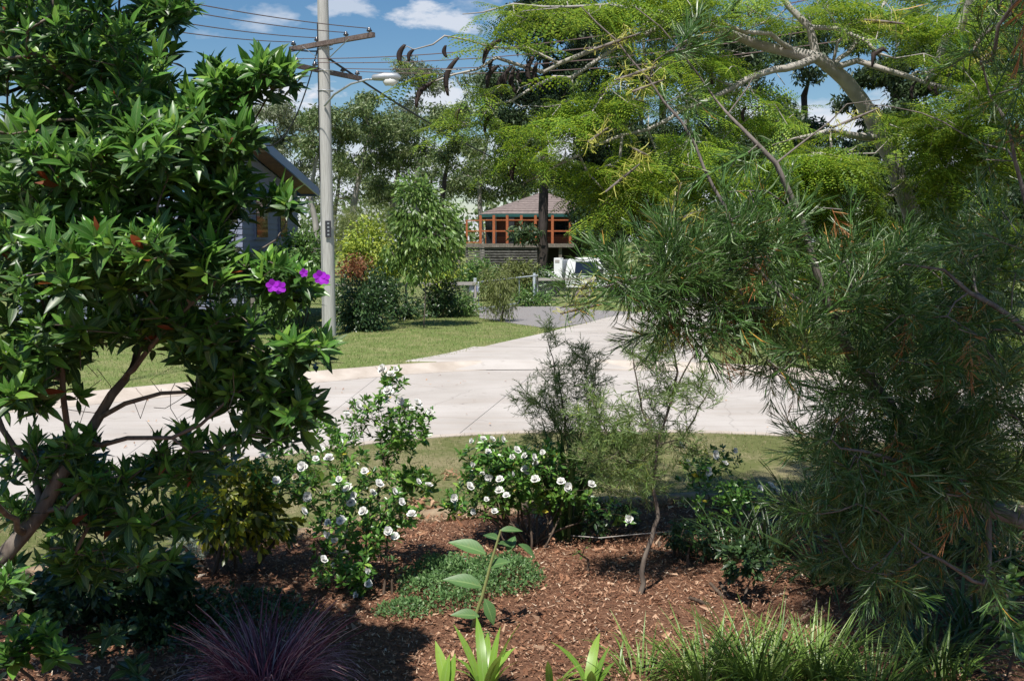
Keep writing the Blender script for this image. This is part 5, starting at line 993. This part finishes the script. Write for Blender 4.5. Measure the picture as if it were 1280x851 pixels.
def young_grevillea(base, stems, cr, label, mult=1.0):
    base = np.array(base); t = thing('young_grevillea', base, label, 'shrub', 'young grevilleas in the bed'); sk = Skel(30000); first = True
    for s in stems: sk.limb(([(*base-np.array([0, 0, .05]), s[0][3]*1.1)] if first else [])+shape(*s), .07, .006); first = False
    sk.finish(0); e = sk.grow(above(blobs(cr, mult), .12), .07, .4, .45, .08, .0014, order_from=base); sk.tube('branches', M['bark_dark'], t, 5)
    sp = [needle_spray(k, 9, 3, .05, .0026, .11) for k in (21, 22, 23)]
    grev_leaves(t, sk, e, sp, M['grev_young'], 2, 1.0, singles=140, updir=.35)
b = gnd(800, 752); young_grevillea((b[0], b[1], .05), [[(800, 750, b[1], .020), (806, 700, b[1], .018), (823, 645, b[1]+.05, .015), (816, 600, b[1]+.05, .013), (826, 540, b[1]+.05, .010), (845, 480, b[1]+.05, .009), (840, 420, b[1], .005), (842, 400, b[1], .003)], [(822, 560, b[1]+.05, .008), (800, 500, b[1], .006), (790, 430, b[1], .004)], [(843, 490, b[1]+.05, .007), (870, 440, b[1], .005), (893, 410, b[1], .002)], [(845, 560, b[1]+.05, .007), (880, 500, b[1], .005), (895, 470, b[1], .002)], [(816, 600, b[1]+.05, .010), (770, 560, b[1]+.1, .007), (740, 500, b[1]+.1, .004)]],
    [(815, 440, b[1], 34, 34, .25, 60), (845, 420, b[1], 36, 20, .25, 18), (835, 490, b[1], 40, 26, .3, 44), (875, 490, b[1], 26, 30, .25, 26), (800, 540, b[1]+.1, 44, 40, .3, 90), (760, 560, b[1]+.1, 44, 34, .3, 80), (790, 600, b[1]+.1, 60, 30, .3, 80), (860, 560, b[1], 30, 26, .2, 26), (740, 520, b[1]+.1, 26, 30, .2, 40)], 'taller thin stemmed young grevillea in the mulch right of the flowering gardenia')
b2 = gnd(705, 665); young_grevillea((b2[0], b2[1], .05), [[(705, 660, b2[1], .018), (715, 600, b2[1], .015), (708, 540, b2[1], .011), (700, 490, b2[1], .007), (688, 440, b2[1], .004), (681, 410, b2[1], .002)], [(712, 580, b2[1], .010), (740, 500, b2[1], .006), (745, 450, b2[1], .003)], [(708, 550, b2[1], .009), (670, 500, b2[1], .005), (640, 485, b2[1], .002)]],
    [(688, 420, b2[1], 10, 22, .12, 16), (700, 475, b2[1], 24, 30, .2, 40), (730, 450, b2[1], 24, 28, .2, 44), (740, 490, b2[1], 30, 26, .25, 40), (690, 510, b2[1], 40, 26, .25, 64), (655, 495, b2[1], 26, 14, .15, 14), (720, 540, b2[1], 44, 28, .3, 90), (685, 550, b2[1], 30, 20, .2, 34), (730, 590, b2[1], 40, 30, .3, 50)], 'shorter bushier young grevillea behind the middle gardenia, against the pale road')

# ------------------------------------------------------------------ gardenias
def flower_mesh():
    pet = leaf_tpl([.35, .85, 1.0, .85, .35], -.12, .1); parts = []; r = np.random.default_rng(3)
    for cnt, ang, s, z in ((7, 78, 1.0, 0), (6, 48, .8, .05), (4, 22, .6, .08)):
        for k in range(cnt):
            a = 2*math.pi*k/cnt+r.random()*.4+ang; an = math.radians(ang+r.normal()*8); u = np.array([[math.sin(an)*math.cos(a), math.sin(an)*math.sin(a), math.cos(an)]]); nn = np.array([[-math.cos(an)*math.cos(a), -math.cos(an)*math.sin(a), math.sin(an)]])
            parts.append(instance(pet, np.array([[0, 0, z]]), frames(u, nn), np.array([s])))
    return merge(parts)
FLW = quads('gardenia_flower', *flower_mesh(), M['petal']); FLO = FLW.copy(); FLO.materials.clear(); FLO.materials.append(M['petal_old'])
GRINGS = [(3, 20, .036, 0), (3, 42, .056, .006), (3, 66, .066, .02), (2, 80, .062, .045)]
def gardenia(base, crown, flowers, label, stems=5, mult=1.0, fY=0.25, spread=.3, sz=.036, h=.45):
    base = np.array(base); t = thing('gardenia_bush', base, label, 'shrub', 'gardenias in the bed'); sk = Skel(40000)
    c0 = np.mean([at(c[0], c[1], c[2]) for c in crown], 0); xs = np.array([at(c[0], c[1], c[2]) for c in crown])
    for k in range(stems):
        a = base+np.array([rng.normal()*.07, rng.normal()*.07, -.03]); b = a+(xs[k % len(xs)]-a)*h*np.array([.8, .8, 1]); sk.limb([(*a, .011), (*((a+b)/2+rng.normal(size=3)*.04), .009), (*b, .006)], .08, .006, join=False)
    FP = np.array([at(f[0], f[1], f[2] if len(f) > 2 else crown[0][2]-fY*(.4+.6*rng.random())) for f in flowers])
    tips = np.concatenate([above(blobs(crown, mult), .1), FP-np.array([0, -.02, .012])]); e = sk.grow(tips, .07, .4, .5, .06, .0013); sk.tube('stems', M['twig'], t, 5)
    P, R, S, G = rosette(sk.P[e], ends_dir(sk, e), GRINGS, .5)
    foliage(t, LEAF_S, M['gard'], P, R, S*1.0, 'leaf', 'foliage', 220); L = wloc(t)
    for i, p in enumerate(FP):
        o = bpy.data.objects.new('flower', FLO if rng.random() < .03 else FLW); COL.objects.link(o); o.parent = t
        d = Vector((rng.normal()*.7, -.8+rng.normal()*.4, .9+rng.normal()*.5)); o.rotation_mode = 'QUATERNION'; o.rotation_quaternion = d.to_track_quat('Z', 'Y'); s = sz*(.7+.5*rng.random()); o.scale = (s, s, s); o.location = tuple(p-L+np.array([0, -.02, .01]))
g1 = gnd(450, 752)
gardenia((g1[0], g1[1], .05), [(445, 605, 7.7, 86, 44, .45, 100), (480, 515, 7.9, 44, 36, .3, 44), (490, 478, 7.9, 18, 14, .15, 12), (525, 520, 7.9, 18, 12, .15, 10), (420, 545, 7.9, 46, 26, .3, 34), (350, 590, 7.9, 50, 40, .35, 80), (440, 660, 7.6, 66, 40, .4, 80), (430, 715, 7.5, 46, 34, .35, 60), (522, 600, 7.6, 26, 20, .2, 26), (505, 540, 7.8, 34, 24, .2, 24), (500, 640, 7.5, 30, 26, .25, 26), (495, 560, 7.8, 30, 30, .25, 26)],
    [(412, 574), (456, 590), (435, 610), (439, 629), (442, 619), (493, 615), (466, 617), (523, 603), (536, 608), (502, 628), (515, 644), (485, 664), (494, 671), (426, 652), (411, 654), (419, 675), (432, 693), (434, 520), (486, 490), (495, 463), (479, 463), (538, 516), (522, 506), (474, 606), (448, 509), (417, 708), (450, 727), (460, 730), (446, 744), (461, 713), (384, 621), (346, 602), (427, 651), (430, 662), (402, 562), (370, 597), (379, 584), (330, 572), (437, 609), (395, 575), (410, 668), (424, 600), (455, 640), (405, 700), (515, 513), (500, 503), (489, 470), (380, 640)],
    'tallest gardenia bush with many white flowers left of the broad leaved stalk', 8, 1.35, sz=.034, fY=.55)
g2 = gnd(655, 690)
gardenia((g2[0], g2[1], .04), [(640, 590, 8.7, 60, 34, .4, 120), (610, 575, 8.7, 36, 28, .3, 44), (680, 580, 8.8, 50, 30, .35, 70), (600, 620, 8.6, 40, 30, .3, 50), (570, 630, 8.6, 22, 16, .2, 14), (660, 620, 8.7, 60, 24, .35, 60), (720, 620, 8.8, 44, 24, .3, 44), (770, 640, 8.8, 30, 16, .2, 12)],
    [(590, 552), (604, 550), (615, 550), (610, 566), (592, 581), (611, 597), (625, 600), (656, 571), (667, 572), (678, 566), (646, 564), (656, 587), (659, 591), (669, 600), (633, 620), (624, 614), (640, 593), (567, 623), (591, 640), (608, 625), (709, 609), (739, 607), (786, 649), (670, 579), (701, 603), (603, 593), (587, 609), (628, 550), (640, 572), (618, 640)],
    'middle gardenia bush with white flowers above a thicket of bare dark stems', 22, 1.4, sz=.034, fY=.55, h=.75)
g3 = gnd(890, 660)
gardenia((g3[0], g3[1], .04), [(890, 580, 9.0, 40, 26, .3, 46), (870, 610, 9.0, 30, 30, .3, 20), (930, 620, 8.8, 40, 22, .3, 40), (900, 650, 8.8, 40, 20, .3, 24)], [(893, 569), (918, 564), (858, 579), (949, 611), (969, 614), (910, 667), (850, 558), (869, 567), (884, 590), (905, 580), (962, 608)], 'sparse right hand gardenia bush in the shade below the grevillea', 5, 1.1)

# ------------------------------------------------------------------ strap leaves, grasses, lilies
def blade_tpl(arch, n=6, base=.8, tip=.05):
    V = []; Q = []
    for i in range(n+1):
        s = i/n; w = (base+(1-base)*math.sin(math.pi*min(1, s*1.2))) if s < .6 else max(tip, (1-(s-.6)/.4)**.8); a = arch*s; r = 1/arch if arch > .01 else 0
        y = math.sin(a)/arch if arch > .01 else s; z = -(1-math.cos(a))/arch if arch > .01 else 0
        V += [(-w/2, y, z+.12*w*.0), (0, y, z-.0), (w/2, y, z)]
    for i in range(n): a = i*3; Q += [(a, a+1, a+4, a+3), (a+1, a+2, a+5, a+4)]
    V = np.array(V); V[1::3, 2] -= .006; return Tpl((V, np.array(Q)), np.array([(k/2, 0) for i in range(n+1) for k in range(3)], float))
def tuft(name, base, n, length, width, spread, arch, mat, label, cat='plant', rad=.08, singles=0, group=None, rest='blades', lean=(0, 0), single_name='leaf'):
    base = np.array(base, float); t = thing(name, base, label, cat, group); a = rng.uniform(0, 2*np.pi, n); rr = rad*rng.random(n)**.5; P = base+np.stack([np.cos(a)*rr, np.sin(a)*rr, np.zeros(n)], 1)
    a2 = a+rng.normal(size=n)*.5; tl = spread*(.15+.95*rng.random(n)); u = np.stack([np.cos(a2)*tl+lean[0], np.sin(a2)*tl+lean[1], np.ones(n)], 1); nn = np.stack([-np.cos(a2), -np.sin(a2), tl*1.0+.01], 1)
    S = length*(.55+.6*rng.random(n)); Wd = width*(.7+.6*rng.random(n)); tp = [blade_tpl(arch*.5), blade_tpl(arch), blade_tpl(arch*1.5)]
    foliage(t, tp, mat, P, frames(u, nn+rng.normal(size=(n, 3))*.15), np.stack([Wd, S, S], 1), single_name, rest, singles); return t
def g(px, py, z=.05): return gnd(px, py, z)
# purple fountain grass
pg = np.array(at(322, 870, 6.1)); pg[2] = .05; tuft('fountain_grass', (-1.31, 5.65, .05), 850, .56, .006, .36, 1.6, M['purplegrass'], 'round clump of purple red fountain grass at the bottom left of centre', 'grass clump', .15)
# bright lilies at the bottom centre
for (px, Y, n, L, lab, grp) in ((607, 5.78, 12, .34, 'bright green strap leaved lily clump at the foot of the broad leaved stalk', 1), (689, 5.72, 6, .26, 'small bright lily clump just right of the stalk base', 1), (560, 5.72, 4, .24, 'thin leaved bright lily shoot left of the stalk base', 1), (738, 5.74, 6, .28, 'lily clump with arching blades midway between the stalk and the strap grass', 1)):
    c = at(px, 840, Y); tuft('lily_clump', (c[0], Y, .05), n, L*1.25, .05, .3, .8, M['lily'], lab, 'lily', .035, n, 'bright lilies along the front of the bed')
# strappy dietes at lower right
for (px, Y, n, L, lab) in ((800, 5.9, 60, .42, 'leftmost low clump of bright strap grass at the bottom edge'), (880, 5.85, 150, .52, 'second clump of strap grass, under the young grevillea shade'), (950, 5.8, 210, .62, 'tallest lit clump of strap grass at the bottom right of centre'), (1020, 5.9, 180, .55, 'clump of strap grass just right of the tallest one'), (1090, 5.7, 140, .5, 'strap grass clump below the hanging dead orange needles'), (1180, 5.9, 90, .5, 'rightmost shaded strap grass clump at the bottom edge')):
    c = at(px, 840, Y); tuft('strap_grass', (c[0], Y, .04), n, L*.85, .011, .6, 1.0, M['strap'], lab, 'grass clump', .16, 0, 'strap grass along the front of the bed')
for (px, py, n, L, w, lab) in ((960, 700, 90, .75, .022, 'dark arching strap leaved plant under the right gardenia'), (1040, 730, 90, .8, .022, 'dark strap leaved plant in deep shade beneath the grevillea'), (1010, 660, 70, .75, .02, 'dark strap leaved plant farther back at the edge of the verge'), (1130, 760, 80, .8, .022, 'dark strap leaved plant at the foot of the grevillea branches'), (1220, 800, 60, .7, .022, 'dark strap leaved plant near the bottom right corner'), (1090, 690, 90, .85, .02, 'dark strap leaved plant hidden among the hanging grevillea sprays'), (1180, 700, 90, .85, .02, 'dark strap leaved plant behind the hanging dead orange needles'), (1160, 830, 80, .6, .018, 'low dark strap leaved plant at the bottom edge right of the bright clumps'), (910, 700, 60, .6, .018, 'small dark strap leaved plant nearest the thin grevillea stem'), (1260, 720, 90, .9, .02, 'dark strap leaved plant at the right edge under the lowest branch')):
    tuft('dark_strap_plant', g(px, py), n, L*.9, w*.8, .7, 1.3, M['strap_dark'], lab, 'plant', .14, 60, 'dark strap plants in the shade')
tuft('cactus_like_plant', g(705, 672), 16, .95, .055, .22, .35, M['strap_dark'], 'tall stiff dark succulent stems behind the middle gardenia', 'plant', .14, 16)
# broad leaved stalk
def stalk():
    b = at(590, 818, 6.75); b = np.array([b[0], 6.75, .05]); t = thing('broad_leaved_stalk', b, 'single leaning pale stalk with broad green leaves in the open mulch', 'plant'); top = np.array(at(626, 662, 6.65))
    mid = np.array(at(603, 745, 6.7)); MB().tube([b, tuple((b+mid)/2-np.array([.005, 0, 0])), mid, tuple((mid+top)/2-np.array([.004, 0, 0])), top], [.014, .012, .011, .009, .006], 9).build('stalk', M['stalk'], t)
    tp = leaf_tpl([.05, .30, .44, .46, .36, .2, .03], .22, .18); me = quads('leaf', tp[0], tp[1], M['broad'], True, tp.uv); L = wloc(t)
    for (ax, ay, bx, by, w, dy) in ((607, 692, 558, 669, 1, .0), (602, 733, 551, 716, 1, -.03), (599, 770, 561, 763, 1, -.05), (612, 708, 637, 697, 1.2, -.08), (606, 748, 621, 785, 1, -.05), (597, 792, 620, 797, 1.1, -.12), (625, 663, 657, 659, .8, .02), (622, 679, 652, 681, .8, .06), (648, 680, 677, 697, .8, .04), (624, 675, 600, 662, .8, .12), (635, 690, 645, 662, .8, .15)):
        a = np.array(at(ax, ay, 6.7)); q = np.array(at(bx, by, 6.7+dy)); d = q-a; l = np.linalg.norm(d); R = frames(d[None], np.array([[0, -.55, .85]]))[0]; l *= .88; m4 = np.eye(4); m4[:3, :3] = R*np.array([l*w, l, l]); m4[:3, 3] = a-L
        o = bpy.data.objects.new('leaf', me); COL.objects.link(o); o.parent = t; o.matrix_basis = Matrix(m4.tolist())
stalk()
# low growing cover and small shrubs
def low_cover(name, px, py, rx, ry, h, n, ls, mat, label, cat='ground cover', sparse=0):
    c = g(px, py, 0); a = rand_unit(n); r = rng.random(n)**.4; x = a[:, 0]*rx*r; y = a[:, 1]*ry*r; k = np.clip(1-(x/rx)**2-(y/ry)**2, 0, 1)**.5
    z = .05+h*k*(.5+.5*rng.random(n))*(.7+.3*np.sin(x*14+1)*np.cos(y*11)); P = np.stack([c[0]+x, c[1]+y, z], 1); u = rand_unit(n)+np.array([0, -.2, .8])
    V, Q = instance(leaf_tpl([.1, .45, .42, .05], .1), P, frames(u, rand_unit(n)+np.array([0, -.5, 1])), ls*(.6+.8*rng.random(n)))
    return tag(link(name, quads(name, V, Q, M[mat], False)), label, cat, None, 'stuff')
low_cover('ground_cover', 562, 745, .38, .62, .24, 5200, .024, 'cover', 'low mound of small leaved green ground cover behind the broad leaved stalk')
low_cover('ground_cover', 632, 735, .30, .42, .22, 2800, .024, 'cover', 'darker right hand spread of small leaved ground cover under the middle gardenia')
low_cover('ground_cover', 505, 775, .22, .2, .10, 900, .022, 'cover', 'small patch of ground cover at the foot of the tall gardenia')
low_cover('shade_cover', 250, 790, .8, .7, .16, 2600, .035, 'bushd', 'dark low herbs in the shade beside the purple grass')
shrub('silver_shrub', 232, 720, 8.0, [(232, 690, 8.0, 26, 26, .2, 24)], 'small silver grey upright herb in the shade near the bed edging', 'silver', 900, .03, tw=leaf_tpl([.1, .2, .15, .02], .1), rt=.0016, seg=.06, stems=5, sub=.005)
shrub('croton_bush', 290, 725, 7.9, [(290, 610, 7.9, 44, 34, .3, 70), (280, 660, 7.9, 40, 34, .3, 50), (330, 650, 7.9, 36, 34, .3, 40), (255, 620, 7.9, 30, 24, .3, 24)], 'dark croton bush with a few bright yellow leaves left of the tall gardenia', 'croton', 2200, .075, tw=LEAF_S, rt=.0018, seg=.08, stems=5, sub=.007)
shrub('shade_bush', 120, 800, 6.9, [(110, 730, 6.9, 70, 34, .4, 50), (190, 720, 6.9, 50, 30, .3, 36), (60, 760, 6.6, 50, 30, .3, 24)], 'dark leafy undergrowth below the low tibouchina branch', 'bushd', 2600, .085, tw=LEAF_S, rt=.002, seg=.08, stems=5, sub=.009)
def whorl_plant(px, py, Y, tips, label, mat, rings, n=220, name='broad_leaf_plant', grp=None):
    b = at(px, py, Y); b = np.array([b[0], Y, .04]); t = thing(name, b, label, 'plant', grp); sk = Skel(5000); sk.limb([(*b, .012), (*(b+np.array([0, 0, .12])), .01)], .05, .002, join=False)
    e = sk.grow(above(blobs(tips), .1), .06, .3, .4, .05, .003); sk.tube('stems', M['twig'], t, 6); P, R, S, G = rosette(sk.P[e], ends_dir(sk, e), rings, .7); foliage(t, LEAF_W, M[mat], P, R, S, 'leaf', 'foliage', n)
whorl_plant(45, 850, 5.6, [(30, 790, 5.6, 34, 20, .15, 9), (60, 815, 5.5, 30, 22, .15, 8), (10, 825, 5.5, 20, 20, .15, 5)], 'glossy broad leaved seedling clump in the bottom left corner', 'tib', [(2, 20, .07, 0), (3, 50, .11, .02), (4, 80, .12, .04)])
whorl_plant(140, 850, 5.7, [(135, 800, 5.7, 24, 20, .15, 5), (160, 830, 5.6, 20, 18, .15, 4)], 'small dark broad leaved plant between the corner clump and the purple grass', 'tib_old', [(2, 20, .06, 0), (3, 50, .09, .02), (4, 80, .10, .04)])
whorl_plant(1250, 850, 5.4, [(1250, 760, 5.4, 30, 36, .2, 10), (1270, 800, 5.4, 24, 24, .2, 6), (1262, 720, 5.5, 14, 14, .1, 3)], 'light green broad leaved plant near the bottom right corner', 'mid', [(2, 20, .05, 0), (3, 55, .08, .02), (3, 85, .09, .04)])
whorl_plant(860, 690, 8.0, [(855, 665, 8.0, 14, 10, .1, 4), (870, 680, 8.0, 12, 8, .1, 3)], 'little yellow green seedling in the mulch right of the thin grevillea stem', 'gard', [(2, 30, .04, 0), (3, 70, .05, .01)])
whorl_plant(490, 735, 7.4, [(487, 700, 7.4, 10, 10, .1, 3), (498, 715, 7.4, 8, 8, .1, 2)], 'small seedling with pointed green leaves right of the tall gardenia base', 'broad', [(2, 20, .04, 0), (3, 60, .05, .01)])
whorl_plant(735, 720, 7.9, [(722, 690, 7.9, 10, 8, .1, 3), (738, 680, 7.9, 8, 6, .1, 2)], 'small round leaved seedling at the foot of the bare stems', 'mid', [(2, 30, .03, 0), (3, 70, .04, .01)])
shrub('low_bed_shrub', 770, 672, 9.0, [(765, 640, 9.0, 34, 14, .3, 22), (735, 655, 8.8, 24, 12, .2, 12)], 'low dark shrub between the middle gardenia and the thin grevillea stem', 'bushd', 900, .05, rt=.0016, seg=.07, stems=9, sub=.006)
shrub('low_bed_shrub', 845, 700, 8.3, [(850, 665, 8.3, 26, 18, .3, 18), (880, 680, 8.2, 24, 14, .2, 12)], 'low dark shrub just right of the thin grevillea stem', 'bushd', 800, .045, rt=.0016, seg=.07, stems=7, sub=.006)
shrub('low_bed_shrub', 925, 735, 7.3, [(930, 700, 7.3, 34, 20, .3, 22)], 'low dark shrub in shade above the bright strap grass', 'bushd', 900, .05, rt=.0016, seg=.07, stems=6, sub=.006)
shrub('shade_bush', 215, 800, 6.9, [(215, 765, 6.9, 44, 24, .3, 30), (175, 800, 6.6, 40, 24, .3, 24)], 'dark leafy undergrowth directly left of the purple grass', 'bushd', 1700, .07, tw=LEAF_S, rt=.002, seg=.08, stems=5, sub=.009)
# irrigation line glimpsed on the mulch
MB().tube([tuple(g(700, 668, .07)), tuple(g(750, 672, .16)), tuple(g(790, 668, .12)), tuple(g(840, 664, .07))], .005, 6).build('drip_line', M['rail'])
tag(bpy.data.objects['drip_line'], 'thin pale irrigation line crossing between the middle gardenia and the thin grevillea stem', 'hose')
tris = sum(len(o.data.polygons)*2 for o in bpy.data.objects if o.type == 'MESH'); print('objects', len(bpy.data.objects), 'tris approx', tris)
